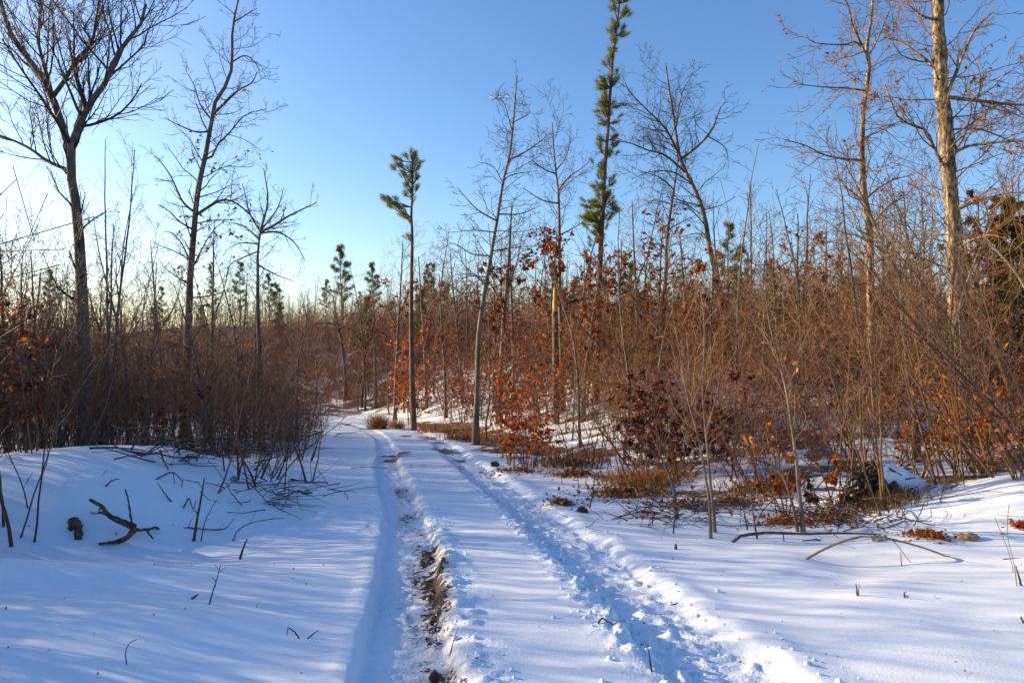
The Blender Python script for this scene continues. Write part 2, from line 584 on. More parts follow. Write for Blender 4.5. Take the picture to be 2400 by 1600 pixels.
# ------------------------------------------------------------ ground
def axis(segs):
    out = [segs[0][0]]
    for (a, b, s0, s1) in segs:
        n = max(2, int(round((b - a) / ((s0 + s1) / 2))))
        w = np.linspace(s0, s1, n)
        out.extend(a + np.cumsum(w) / w.sum() * (b - a))
    return np.array(out)


ys = axis([(-14, 1.6, 1.2, .2), (1.6, 2.6, .1, .022), (2.6, 8, .022, .034), (8, 16, .040, .12), (16, 45, .10, .5), (45, 160, .6, 4), (160, 900, 6, 60)])
pos = axis([(0, 1.6, .020, .022), (1.6, 4, .03, .09), (4, 12, .1, .3), (12, 60, .3, 3), (60, 700, 5, 60)])
xs = np.r_[-pos[::-1], pos[1:]]
Y, S = np.meshgrid(ys, xs, indexing='ij')
X = S + xroad(Y) * (1 - sst(60, 200, Y))
dz, mud, lit, rough = detail(X, Y)
Z = Hs(X, Y) + dz
ny, nx = X.shape
ii = np.arange(ny * nx).reshape(ny, nx)
Q = np.stack([ii[:-1, :-1], ii[:-1, 1:], ii[1:, 1:], ii[1:, :-1]], -1).reshape(-1, 4)
gm = mesh_from('ground', np.stack([X, Y, Z], -1), Q, None, M['snow'])
for nm, arr in (('mud', mud), ('litter', lit), ('rough', rough)):
    at = gm.attributes.new(nm, 'FLOAT', 'POINT')
    at.data.foreach_set('value', arr.astype(np.float32).ravel())
tag(link('ground', gm), 'snow covered forest floor with two wheel ruts running downhill', kind='structure')
print('ground tris', len(Q) * 2)


# ------------------------------------------------------------ plant builders (prototypes)
def shrub_polys(seed, h=3., nst=7, spread=.35, lean=.28, dens1=2.6, dens2=4.5, rmin=.0024, r0=.0095, wig=.13, t0=.2, far=False):
    g = np.random.default_rng(seed)
    n = 7
    az = g.uniform(0, 2 * np.pi, nst)
    P = np.empty((nst, n, 3))
    P[:, 0] = np.stack([np.cos(az), np.sin(az), 0 * az], 1) * (spread * g.uniform(.05, 1, nst))[:, None]
    P[:, 0, 2] = -.12
    ln = lean * g.uniform(.2, 1.4, nst)
    d = nrm(np.stack([np.cos(az) * ln, np.sin(az) * ln, np.ones(nst)], 1) + .10 * g.normal(size=(nst, 3)))
    L = h * g.uniform(.55, 1.1, nst)
    for q in range(1, n):
        d = nrm(d + wig * g.normal(size=(nst, 3)) + np.array([0, 0, .03]))
        P[:, q] = P[:, q - 1] + d * (L / (n - 1))[:, None]
    R = (r0 * g.uniform(.7, 1.3, nst))[:, None] * (1 - .75 * np.linspace(0, 1, n))[None]
    R = np.maximum(R, rmin)
    c1, r1 = grow(P, R, g, dens=dens1, t0=t0, t1=.97, lfac=.36, ltap=.35, ang=48, angv=16, m=5, rr=.62, wig=.2, up=.04, rmin=rmin)
    if far:
        return [(P, R, 3), (c1, r1, 3)], c1
    c2, r2 = grow(c1, r1, g, dens=dens2, t0=.12, lfac=.48, ltap=.3, ang=50, angv=18, m=4, rr=.65, wig=.26, up=.03, rmin=rmin)
    return [(P, R, 4), (c1, r1, 3), (c2, r2, 3)], c2


def sapling_polys(seed, h=5., r0=.03, lean=.12, dens1=2.6, dens2=4., t0=.25, ang=48, rmin=.0035, wig=.07, up=.06, lf=.22, stems=1):
    g = np.random.default_rng(seed)
    n = 10
    P = np.empty((stems, n, 3)); P[:, 0] = g.normal(size=(stems, 3)) * .05 * (stems > 1); P[:, 0, 2] = -.15
    az = g.uniform(0, 6.28, stems)
    d = nrm(np.stack([np.cos(az) * lean, np.sin(az) * lean, np.ones(stems)], 1))
    L = h * g.uniform(.85, 1.05, stems)
    for q in range(1, n):
        d = nrm(d + wig * g.normal(size=(stems, 3)) + [0, 0, .03])
        P[:, q] = P[:, q - 1] + d * (L / (n - 1))[:, None]
    R = np.maximum(r0 * (1 - .85 * np.linspace(0, 1, n))[None] * np.ones((stems, 1)), rmin)
    c1, r1 = grow(P, R, g, dens=dens1, t0=t0, t1=.98, lfac=lf, ltap=.55, ang=ang, m=6, rr=.55, wig=.16, up=up, rmin=rmin)
    c2, r2 = grow(c1, r1, g, dens=dens2, t0=.2, lfac=.45, ltap=.3, ang=44, m=4, rr=.65, wig=.22, up=.04, rmin=rmin)
    return [(P, R, 6)], [(c1, r1, 3), (c2, r2, 3)], c2


def build_shrub(name, polys, mat, leafP=None, nleaf=0, leafmat=None, seed=0, size=.07):
    V, F = tubes(polys)
    o = link(name, mesh_from(name, V, F, None, mat))
    if nleaf:
        g = np.random.default_rng(seed)
        LV, LF = leaf_geo(on_twigs(leafP, g, nleaf), g, size)
        f = link('foliage', mesh_from('foliage', LV, None, LF, leafmat, False), o)
        f['kind'] = 'stuff'
    return o


def build_tree(name, trunk, crown, tmat, cmat, leafP=None, nleaf=0, leafmat=None, seed=0, size=.08):
    root = bpy.data.objects.new(name, None)
    COL.objects.link(root)
    V, F = tubes(trunk)
    link('trunk', mesh_from('trunk', V, F, None, tmat), root)
    V, F = tubes(crown)
    link('crown', mesh_from('crown', V, F, None, cmat), root)
    if nleaf:
        g = np.random.default_rng(seed)
        LV, LF = leaf_geo(on_twigs(leafP, g, nleaf), g, size)
        f = link('foliage', mesh_from('foliage', LV, None, LF, leafmat, False), root)
        f['kind'] = 'stuff'
    return root


def pick(protos, i, rng):
    """the first time a prototype itself is used, later copies of it"""
    q = i % len(protos)
    if not protos[q].get('used'):
        protos[q]['used'] = 1
        return protos[q]
    return copy_tree(protos[q])


def scatter(n, xr, yr, rng, ok, dmin=0., tries=60):
    pts = []
    for _ in range(n * tries):
        if len(pts) >= n:
            break
        y = rng.uniform(*yr); x = rng.uniform(*xr)
        if not ok(x, y):
            continue
        if dmin and any((x - a) ** 2 + (y - b) ** 2 < dmin * dmin for a, b in pts):
            continue
        pts.append((x, y))
    return pts


def sx(x, y):
    return x - float(xroad(y))


# ------------------------------------------------------------ hero trees, each with its own limbs
def hero(name, label, d, trunk, w, limbs, tmat, cmat, seed, auto=dict(), l2=dict(), l3=dict(), leaves=None, sides=9, tipw=.18, rough=0., n=26,
         cat='tree', group=None, base=True):
    g = np.random.default_rng(seed)
    pts = [W(x, y, d) for x, y in trunk]
    T = catmull(pts, n)
    # slow sway in depth so that the trunk is no flat outline
    T[:, 1] += np.cumsum(g.normal(size=n)) * .012 * d / 10
    if base:
        gz = H1(T[0, 0], T[0, 1]) - .12
        T[0, 2] = min(T[0, 2], gz)
        if T[0, 2] > gz - .01:
            T[0, 2] = gz
    r = w / 1600 * d / 2
    tt = np.linspace(0, 1, n)
    R = r * ((1 - tt) ** .8 * (1 - tipw) + tipw) * (1 + .7 * np.exp(-tt * 30))
    root = bpy.data.objects.new(name, None); COL.objects.link(root)
    org = np.array([T[0, 0], T[0, 1], T[0, 2] + .12])
    root.location = org
    TP, TR = T[None] - org, R[None]
    if rough:
        TP2 = catmull(TP[0], 110)[None]; TR2 = np.interp(np.linspace(0, 1, 110), tt, R)[None]
        V, F = tubes([(TP2, TR2, 22)])
        Vg = V.reshape(110, 22, 3)
        ax = TP2[0][:, None]
        a = np.arange(22)[None] * np.ones((110, 1)); zz = np.arange(110)[:, None] * np.ones((1, 22))
        k = 1 + rough * (fbm(a * .9, zz * .28, 3, seed) + .5 * fbm(a * 2.1, zz * .9, 2, seed + 5))
        V = (ax + (Vg - ax) * k[..., None]).reshape(-1, 3)
    else:
        V, F = tubes([(TP, TR, sides)])
    link('trunk', mesh_from('trunk', V, F, None, tmat), root)
    LP, LR = [], []
    for (lp, lw) in limbs:
        m = 12
        sl = g.choice([-1, 1]) * g.uniform(.25, .6)
        p3, x0 = [], lp[0]
        acc = 0.; prev = None
        for (x, y) in lp:
            if prev is not None:
                acc += math.hypot(x - prev[0], y - prev[1])
            prev = (x, y)
            p3.append(W(x, y, d + sl * acc / 1600 * d))
        p3 = catmull(p3, m) - org
        # root the limb on the trunk's axis at its own height
        fine = catmull(TP[0], 160)
        cand = np.concatenate([fine] + [catmull(q, 60) for q in LP])
        q0 = cand[int(np.argmin(((cand - p3[0]) ** 2 * [1, .35, 1]).sum(1)))]
        p3 = p3 + (q0 - p3[0]) * (1 - np.linspace(0, 1, m))[:, None]
        rr = lw / 1600 * d / 2 * (1 - .72 * np.linspace(0, 1, m))
        LP.append(p3); LR.append(np.maximum(rr * .85, .005))
        V, F = tubes([(p3[None], LR[-1][None], 6)])
        link('limb', mesh_from('limb', V, F, None, tmat), root)
    A = dict(k=14, t0=.3, t1=.97, lfac=.22, ltap=.5, ang=55, angv=12, m=8, rr=.26, wig=.16, up=.05, rmin=.0045)
    A.update(auto)
    A['k'] = int(A['k'] * 1.4)
    c1, r1 = grow(TP, TR, g, **A)
    srcP, srcR = [], []
    if LP:
        big = catmull  # limbs resampled to the same count
        LPa = np.stack(LP); LRa = np.stack(LR)
        B = dict(dens=3., t0=.12, lfac=.42, ltap=.35, ang=46, m=8, rr=.45, wig=.17, up=.05, rmin=.0045)
        B.update(l2)
        B['dens'] *= 1.25
        e1, q1 = grow(LPa, LRa, g, **B)
        c1b, r1b = np.concatenate([c1, e1]), np.concatenate([r1, q1])
    else:
        c1b, r1b = c1, r1
    B2 = dict(dens=5., t0=.15, lfac=.46, ltap=.3, ang=46, m=5, rr=.55, wig=.22, up=.04, rmin=.0045)
    B2.update(l3)
    c2, r2 = grow(c1b, r1b, g, **B2)
    c3, r3 = grow(c2, r2, g, dens=B2['dens'] * 1.5, t0=.2, lfac=.55, ltap=.2, ang=45, m=4, rr=.7, wig=.25, up=B2['up'], rmin=B2['rmin'] * .9)
    V, F = tubes([(c1b, r1b, 5), (c2, r2, 3), (c3, r3, 3)])
    link('crown', mesh_from('crown', V, F, None, cmat), root)
    if leaves:
        nl, lm, zlo, zhi, size = leaves
        src = np.concatenate([on_twigs(c2, g, nl * 3), on_twigs(c3, g, nl * 3)])
        # leaves hang on in bunches
        cen = src[g.integers(0, len(src), max(8, nl // 14))]
        src = src[(src[:, 2] + org[2] > zlo) & (src[:, 2] + org[2] < zhi)]
        if len(src):
            dd = ((src[:, None] - cen[None]) ** 2).sum(2).min(1)
            src = src[np.argsort(dd + g.random(len(src)) * .05)][:nl]
            V, F = leaf_geo(src, g, size)
            f = link('foliage', mesh_from('foliage', V, None, F, lm, False), root); f['kind'] = 'stuff'
    tag(root, label, cat, group)
    return root


hero('bare_tree', 'tall dark bare tree forking into upswept limbs behind the snow heap', 12.4,
     [(203, 1085), (198, 900), (192, 740), (185, 602), (178, 510), (172, 450), (163, 405), (163, 365), (150, 316), (122, 230), (84, 163), (38, 102), (8, 40), (-10, -60)], 32,
     [([(171, 420), (171, 327), (189, 291), (209, 245), (250, 189), (270, 138), (296, 97), (327, 64), (342, 10)], 24),
      ([(125, 235), (99, 138), (89, 92), (94, 31), (96, -60)], 14),
      ([(122, 226), (153, 184), (179, 138), (214, 102), (224, 51), (240, -40)], 13),
      ([(156, 403), (102, 378), (61, 347), (0, 319), (-70, 300)], 11),
      ([(250, 189), (215, 190), (214, 165), (205, 130)], 8),
      ([(270, 138), (250, 110), (222, 80), (225, 20)], 9),
      ([(84, 163), (60, 150), (20, 110), (-30, 90)], 8)],
     M['bark_dark'], M['twig_backlit'], 1, auto=dict(k=16, t0=.3, L=.8, ang=42, up=.12), l2=dict(dens=4.6, ang=36, up=.13, lfac=.48, wig=.1),
     l3=dict(dens=6, ang=30, up=.10, wig=.1, lfac=.6))
hero('bare_tree', 'crooked bare oak leaning right with one long elbowed limb', 20,
     [(434, 1030), (440, 800), (446, 640), (455, 530), (465, 440), (480, 370), (495, 290), (505, 240), (520, 215), (535, 190), (545, 145), (542, 100), (548, 50), (558, 0)], 20,
     [([(500, 270), (530, 240), (562, 210), (590, 195), (602, 170)], 9), ([(466, 505), (495, 485), (520, 470), (545, 470), (575, 490), (605, 525)], 9),
      ([(447, 495), (420, 470), (400, 420), (380, 385), (362, 365)], 7), ([(452, 540), (420, 520), (395, 495), (372, 480)], 6),
      ([(480, 375), (500, 365), (510, 340), (540, 310), (575, 270), (625, 255)], 7), ([(497, 280), (470, 245), (455, 200), (435, 165)], 6),
      ([(488, 310), (455, 310), (410, 290), (385, 275)], 6), ([(548, 50), (575, 35), (602, 20)], 5), ([(545, 145), (575, 130), (600, 150), (612, 185)], 5),
      ([(448, 620), (425, 570), (400, 545), (380, 545)], 6), ([(446, 640), (470, 590), (500, 540), (525, 520)], 6)],
     M['bark_dark'], M['twig_backlit'], 2, auto=dict(k=26, t0=.30, L=1.45), l2=dict(dens=3.6, lfac=.5), leaves=(170, M['leaf_dark'], 2.6, 7.5, .11))
hero('bare_tree', 'slim dark tree topped by a broad spray of bare twigs', 18,
     [(613, 1052), (610, 850), (608, 790), (606, 650), (606, 580), (612, 540), (618, 505)], 15,
     [([(610, 545), (640, 530), (680, 505), (742, 475)], 8), ([(608, 548), (650, 545), (690, 570), (716, 612)], 6), ([(612, 540), (628, 470), (618, 395)], 7),
      ([(610, 545), (585, 500), (568, 430)], 6), ([(606, 560), (570, 530), (530, 520)], 6), ([(612, 540), (650, 490), (665, 440)], 6),
      ([(606, 590), (580, 600), (540, 620), (530, 650)], 5), ([(606, 620), (640, 640), (690, 660)], 5), ([(607, 570), (560, 570), (525, 590)], 5)],
     M['bark_dark'], M['twig_backlit'], 3, auto=dict(k=18, t0=.62, t1=1., L=.9, ang=65), l2=dict(dens=3.6, ang=38, wig=.12), l3=dict(dens=4.))
hero('bare_tree', 'greyish leaning bare tree with level crooked limbs beside the track bend', 20,
     [(1115, 1022), (1119, 887), (1122, 785), (1134, 698), (1152, 591), (1167, 504), (1180, 422), (1193, 371), (1202, 300), (1212, 178)], 13,
     [([(1136, 690), (1100, 683), (1055, 700), (1012, 730)], 6), ([(1150, 600), (1105, 595), (1060, 570), (1030, 590)], 5), ([(1165, 515), (1120, 490), (1085, 455), (1072, 440)], 5),
      ([(1192, 375), (1240, 350), (1290, 312)], 6), ([(1166, 430), (1150, 390), (1120, 380)], 4), ([(1168, 500), (1220, 500), (1270, 480)], 5),
      ([(1152, 590), (1210, 580), (1260, 575)], 5), ([(1180, 425), (1200, 410), (1260, 400)], 4), ([(1140, 650), (1090, 650), (1060, 680)], 4),
      ([(1160, 545), (1110, 540), (1050, 545)], 4), ([(1200, 310), (1180, 240), (1165, 230)], 4), ([(1204, 290), (1235, 270), (1245, 260)], 3)],
     M['bark_grey'], M['twig_backlit'], 4, auto=dict(k=26, t0=.33, L=1.45, ang=68), l2=dict(dens=3.4, lfac=.5))
hero('bare_tree', 'upright bare tree with widely arching limbs left of the tall pine', 25,
     [(1318, 960), (1316, 850), (1312, 700), (1311, 550), (1308, 450), (1303, 410), (1297, 350), (1294, 290)], 12,
     [([(1308, 450), (1330, 420), (1370, 390), (1385, 370)], 5), ([(1303, 410), (1270, 395), (1240, 370)], 5), ([(1311, 550), (1350, 530), (1376, 515)], 5),
      ([(1310, 480), (1270, 470), (1225, 440)], 5), ([(1302, 400), (1325, 370), (1340, 320)], 4), ([(1312, 560), (1280, 550), (1240, 520)], 4)],
     M['bark_grey'], M['twig_backlit'], 5, auto=dict(k=26, t0=.3, L=1.7, ang=55, up=.08), l2=dict(dens=3., lfac=.5), leaves=(900, M['leaf_rust'], -1., 5.6, .15))
hero('bare_tree', 'bare tree leaning left, its top split into three crooked limbs', 24,
     [(1738, 890), (1720, 796), (1692, 689), (1666, 577), (1654, 510), (1638, 459), (1615, 408), (1598, 368), (1590, 320), (1576, 230), (1562, 145)], 16,
     [([(1600, 372), (1640, 340), (1670, 305), (1690, 250), (1700, 240)], 8), ([(1612, 400), (1560, 360), (1520, 350), (1480, 335), (1440, 330)], 7),
      ([(1598, 370), (1560, 300), (1520, 260), (1480, 220), (1465, 195)], 8), ([(1645, 480), (1600, 470), (1560, 460)], 5), ([(1650, 490), (1690, 480), (1722, 462)], 4),
      ([(1625, 425), (1580, 400), (1530, 400), (1480, 420)], 5), ([(1588, 300), (1600, 220), (1625, 170)], 5), ([(1660, 325), (1700, 350), (1708, 395)], 4)],
     M['bark_grey'], M['twig_backlit'], 6, auto=dict(k=24, t0=.42, L=1.6, ang=58), l2=dict(dens=3.6, lfac=.5), l3=dict(wig=.26))
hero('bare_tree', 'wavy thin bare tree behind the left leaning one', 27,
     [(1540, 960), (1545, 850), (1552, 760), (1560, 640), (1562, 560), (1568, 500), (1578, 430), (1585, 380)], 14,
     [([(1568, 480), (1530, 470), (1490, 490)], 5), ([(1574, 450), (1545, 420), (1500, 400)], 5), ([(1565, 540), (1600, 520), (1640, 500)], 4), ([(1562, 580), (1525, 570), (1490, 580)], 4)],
     M['bark_dark'], M['twig_backlit'], 7, auto=dict(k=22, t0=.35, L=1.6, ang=55), l2=dict(dens=3.), leaves=(160, M['leaf_rust'], 0, 3.5, .14))
hero('bare_tree', 'slender pale barked tree with a few withered leaves beside the big trunk', 16,
     [(2042, 945), (2036, 786), (2032, 663), (2034, 561), (2023, 459), (2018, 357), (2023, 255), (2036, 153), (2030, 110), (2040, 40), (2046, -40)], 21,
     [([(2003, 375), (1952, 370), (1916, 360), (1886, 342), (1838, 327)], 7), ([(2022, 215), (1980, 208), (1930, 205), (1862, 197)], 6), ([(2030, 130), (2003, 100), (1978, 107), (1905, 100), (1890, 78)], 6),
      ([(2030, 150), (2015, 110), (1995, 60), (1985, 10), (1960, -20)], 8), ([(2038, 130), (2055, 100), (2080, 40), (2095, 0)], 6), ([(2026, 470), (2060, 440), (2100, 420), (2140, 410)], 6),
      ([(2020, 330), (2060, 310), (2100, 290)], 5), ([(2022, 480), (1980, 440), (1960, 410)], 5), ([(2033, 540), (2075, 490), (2120, 460), (2160, 420)], 6), ([(2034, 580), (1985, 560), (1930, 570)], 4)],
     M['bark_pale'], M['twig_olive'], 8, auto=dict(k=34, t0=.25, L=1.5, ang=60, rr=.2, wig=.22), l2=dict(dens=4.6, lfac=.5), leaves=(210, M['leaf_rust'], 2.2, 12, .085), rough=.16)
hero('bare_tree', 'thick sunlit tree with pale furrowed bark rising out of view', 13.5,
     [(2256, 960), (2245, 765), (2235, 587), (2228, 459), (2220, 306), (2210, 204), (2205, 102), (2202, 0), (2200, -160)], 36,
     [([(2235, 224), (2314, 235), (2400, 245), (2500, 240)], 11), ([(2238, 365), (2284, 339), (2400, 329), (2500, 340)], 9), ([(2215, 403), (2187, 357), (2166, 306), (2130, 291), (2100, 270), (2075, 200)], 11),
      ([(2207, 175), (2176, 143), (2140, 117), (2110, 97), (2070, 88)], 10), ([(2200, 45), (2166, 38), (2130, 12)], 9), ([(2225, 212), (2258, 128), (2284, 71), (2330, 25)], 10),
      ([(2238, 500), (2290, 475), (2355, 455), (2420, 450)], 7), ([(2213, 200), (2190, 150), (2170, 100)], 6), ([(2232, 580), (2180, 560), (2120, 570)], 5), ([(2225, 300), (2300, 300), (2380, 330), (2440, 330)], 6),
      ([(2240, 655), (2290, 650), (2340, 640)], 5)],
     M['bark_pale'], M['twig_olive'], 9, auto=dict(k=26, t0=.25, L=1.7, ang=62, rr=.13, wig=.24), l2=dict(dens=4.8, lfac=.5), leaves=(260, M['leaf_rust'], 1.5, 9, .075), rough=.3, tipw=.62, n=30)
hero('bare_tree', 'pale slender tree with fine upswept twigs standing alone against the sky', 22,
     [(1762, 900), (1760, 700), (1758, 600), (1757, 520), (1752, 440)], 8, [], M['bark_grey'], M['twig_red'], 10,
     auto=dict(k=34, t0=.3, L=.85, ang=32, up=.03, wig=.07), l2=dict(), l3=dict(dens=3., ang=25, wig=.08), n=20)


# ---------------- pines
def pine(name, label, d, trunk, w, tufts, seed, needle, r=.22, per=80, branches=(), cat='pine', extra=None, group=None):
    g = np.random.default_rng(seed)
    n = 26
    T = catmull([W(x, y, d) for x, y in trunk], n)
    gz = H1(T[0, 0], T[0, 1]) - .12
    T[0, 2] = min(T[0, 2], gz)
    org = np.array([T[0, 0], T[0, 1], T[0, 2] + .12])
    root = bpy.data.objects.new(name, None); COL.objects.link(root); root.location = org
    rad = w / 1600 * d / 2
    R = rad * (1 - .8 * np.linspace(0, 1, n))
    V, F = tubes([((T - org)[None], R[None], 8)])
    link('trunk', mesh_from('trunk', V, F, None, M['bark_pine']), root)
    cen, dirs, bp = [], [], []
    for (x, y, sp, k) in tufts:                # tuft clusters: pixel centre, spread in px, count
        c = W(x, y, d) - org
        j = int(np.argmin(np.abs((T - org)[:, 2] - (c[2] - .25))))
        a = (T - org)[j]
        for q in range(k):
            e = g.normal(size=3) * sp / 1600 * d * np.array([.75, .9, .6])
            p = c + e
            cen.append(p); dirs.append(nrm(p - a + np.array([0, 0, .35 * np.linalg.norm(p - a)])))
            if q % 3 == 0:
                bp.append(np.stack([a, a * .5 + p * .5 + [0, 0, -.04], p]))
    for lp in branches:
        b = catmull([W(x, y, d + .3 * i) - org for i, (x, y) in enumerate(lp)], 8)
        V, F = tubes([(b[None], np.linspace(rad * .45, .012, 8)[None], 5)])
        link('limb', mesh_from('limb', V, F, None, M['bark_pine']), root)
    cen, dirs = np.array(cen), np.array(dirs)
    bp = np.array([catmull(q, 5) for q in bp])
    V, F = tubes([(bp, np.linspace(.02, .008, 5)[None] * np.ones((len(bp), 1)), 4)])
    link('branches', mesh_from('branches', V, F, None, M['bark_pine']), root)['kind'] = 'stuff'
    V, F = needle_geo(cen, dirs, g, per, r)
    link('crown', mesh_from('crown', V, None, F, needle, False), root)
    tag(root, label, cat, group)
    return root


tf = []
gt = np.random.default_rng(77)
for y in range(-20, 470, 19):
    x = np.interp(y, [-20, 50, 150, 300, 402, 504, 606], [1456, 1447, 1435, 1425, 1417, 1412, 1407])
    side = gt.choice([-1, -1, 1])
    if gt.random() < .93:
        tf.append((x + side * gt.uniform(5, 17), y, 7.5, 4))
    if gt.random() < .45:
        tf.append((x - side * gt.uniform(8, 20), y + 5, 8, 4))
    if 180 < y < 270: tf.append((x - 20, y, 10, 4))
tf += [(1398, 440, 10, 9), (1392, 480, 13, 22), (1386, 510, 13, 26), (1400, 535, 12, 16), (1436, 485, 10, 10), (1432, 505, 9, 6), (1398, 565, 10, 6), (1408, 548, 7, 5), (1420, 460, 7, 4), (1416, 670, 5, 2)]
pine('pine_tree', 'very tall thin pine with green tufts hugging its trunk', 24,
     [(1396, 960), (1399, 840), (1402, 759), (1407, 606), (1412, 504), (1417, 402), (1425, 300), (1435, 150), (1447, 50), (1456, -30)], 17, tf, 31, M['needle'], .19, 110)
tf = [(968, 360, 6, 7), (956, 368, 7, 6), (975, 375, 7, 6), (930, 372, 6, 6), (925, 390, 6, 6), (940, 385, 7, 7), (960, 395, 8, 8), (978, 395, 6, 6), (945, 408, 7, 7), (965, 420, 8, 8), (976, 418, 5, 4),
      (950, 432, 7, 7), (968, 445, 7, 7), (975, 440, 5, 3), (955, 452, 6, 4), (968, 468, 4, 3),
      (900, 464, 5, 5), (912, 470, 6, 6), (922, 478, 7, 6), (915, 485, 5, 4), (935, 486, 7, 6), (945, 498, 6, 5), (950, 512, 4, 3), (930, 466, 5, 3), (955, 555, 5, 4), (962, 560, 3, 2)]
pine('pine_tree', 'slim solitary pine with a lopsided tuft of dark needles at the top', 28,
     [(970, 1000), (966, 887), (964, 708), (966, 555), (964, 504), (967, 443), (966, 382), (968, 356)], 15, tf, 32, M['needle'], .19, 75,
     branches=[[(964, 520), (950, 508), (925, 480), (895, 462)], [(966, 450), (950, 420), (930, 385)]])


# ------------------------------------------------------------ prototypes of the undergrowth and the wood
gL = np.random.default_rng(100)
lab_left = 'bare shrub in the shaded left thicket,'
PB = []
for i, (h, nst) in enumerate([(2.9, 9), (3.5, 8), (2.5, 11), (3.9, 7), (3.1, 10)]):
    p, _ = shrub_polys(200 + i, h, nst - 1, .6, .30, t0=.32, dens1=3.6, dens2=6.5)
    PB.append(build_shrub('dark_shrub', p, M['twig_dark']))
PR = []
for i, (h, nst) in enumerate([(2.6, 9), (3.2, 8), (2.2, 11), (3.8, 7), (2.9, 9)]):
    p, _ = shrub_polys(230 + i, h, nst + 1, .55, .34, dens1=3.6, dens2=6.5)
    PR.append(build_shrub('bare_shrub', p, M[('twig', 'twig_olive', 'twig_red', 'twig_olive', 'twig')[i]]))
PRED = []
for i, h in enumerate([1.6, 1.3, 1.9]):
    p, _ = shrub_polys(260 + i, h, 16, .55, .6, dens1=6, dens2=8, r0=.007, rmin=.0024, wig=.2)
    PRED.append(build_shrub('red_twig_shrub', p, M['twig_red']))
PLF = []
for i, (h, nl, mm) in enumerate([(2.4, 420, 'leaf_rust'), (3.0, 420, 'leaf_dark'), (3.4, 480, 'leaf_orange'), (2.0, 320, 'leaf_dark')]):
    p, tw = shrub_polys(280 + i, h, 6, .35, .25, dens1=2.4, dens2=3.4)
    PLF.append(build_shrub('leafy_shrub', p, M['twig_dark'], tw, nl, M[mm], 290 + i, .085))
PSAP = []
for i, h in enumerate([4.2, 5.2, 6.2, 4.8]):
    t, c, _ = sapling_polys(300 + i, h, .028 + .004 * i, .16, 2.4, 3.6)
    PSAP.append(build_tree('bare_sapling', t, c, M['bark_grey'], M['twig_olive' if i % 2 else 'twig']))
PT = []
for i, h in enumerate([8.5, 10., 7.2, 9.]):
    t, c, tw = sapling_polys(320 + i, h, .085, .08, 2.6, 2.6, .3, 55, .007, .05, .06, .26)
    PT.append(build_tree('bare_tree', t, c, M['bark_dark'], M['twig_dark' if i % 2 else 'twig']))
PTL = []
for i, h in enumerate([7., 8.5, 6.]):
    t, c, tw = sapling_polys(340 + i, h, .075, .08, 3., 2.6, .18, 62, .007, .05, .02, .26)
    PTL.append(build_tree('rusty_leaved_tree', t, c, M['bark_dark'], M['twig'], tw, 2200, M['leaf_rust'], 350 + i, .09))
PP = []
for i, h in enumerate([9., 11., 7.5]):
    g = np.random.default_rng(360 + i)
    n = 8
    T = np.zeros((1, n, 3)); T[0, :, 2] = np.linspace(-.2, h, n); T[0, :, :2] += np.cumsum(g.normal(size=(n, 2)) * .06, 0)
    R = np.linspace(.11, .02, n)[None]
    c1, r1 = grow(T, R, g, k=34, t0=.45, t1=1., L=lambda t: 1.5 * (1.12 - t) / .6, ang=72, m=5, rr=.4, wig=.1, up=.10, rmin=.012)
    root = bpy.data.objects.new('far_pine', None); COL.objects.link(root)
    V, F = tubes([(T, R, 6)]); link('trunk', mesh_from('trunk', V, F, None, M['bark_pine']), root)
    V, F = tubes([(c1, r1, 3)]); link('branches', mesh_from('branches', V, F, None, M['bark_pine']), root)['kind'] = 'stuff'
    cen = on_twigs(c1, g, 150, .35)
    V, F = needle_geo(cen, nrm(g.normal(size=(150, 3)) + [0, 0, .5]), g, 34, .38, .014)
    link('crown', mesh_from('crown', V, None, F, M['needle_far'], False), root)
    PP.append(root)


MARKS = [(203, 12.4, 'the dark forking tree'), (434, 20, 'the crooked oak'), (613, 18, 'the spray topped tree'), (800, 40, 'the track bend'), (970, 28, 'the slim pine'), (1115, 20, 'the grey leaning tree'),
         (1240, 12, 'the red beech'), (1396, 24, 'the tall pine'), (1590, 10, 'the wine brown bush'), (1738, 24, 'the left leaning trunk'), (1884, 7.4, 'the leaning stems'), (2042, 16, 'the pale barked tree'), (2256, 13.5, 'the thick sunlit tree')]


def where(x, y):
    px = 1200 + x / y * 1600
    m = min(MARKS, key=lambda q: abs(q[0] - px))
    side = ('just behind' if y > m[1] else 'just before') if abs(px - m[0]) < 40 else ('left of' if px < m[0] else 'right of')
    if px < 0: return 'at the left edge'
    if px > 2400: return 'at the right edge'
    return side + ' ' + m[2]


def put(protos, pts, rng, label, cat, group, s=(.8, 1.2), zoff=0., by=False):
    out = []
    rank = np.argsort(np.argsort([q[1] for q in pts]))
    for i, (x, y) in enumerate(pts):
        o = pick(protos, int(rng.integers(0, len(protos))) if i >= len(protos) else i, rng)
        o.location = (x, y, H1(x, y) + zoff)
        k = rng.uniform(*s)
        if cat == 'shrub' and y < 45:
            k *= min(1., max(.45, (abs(sx(x, y)) - 1.9) / 3.2))
        o.scale = (k * rng.uniform(.9, 1.1), k * rng.uniform(.9, 1.1), k)
        o.rotation_euler = (rng.normal() * .05, rng.normal() * .05, rng.uniform(0, 6.28))
        row = ('front ', 'middle ', 'back ')[int(3 * rank[i] / len(pts))] if by else ''
        size = row + 'tall ' if k > .65 * s[1] + .35 * s[0] else row + ('low ' if k < .35 * s[1] + .65 * s[0] else '')
        tag(o, (size + label + ' ' + where(x, y)) if by else label, cat, group)
        out.append(o)
    return out


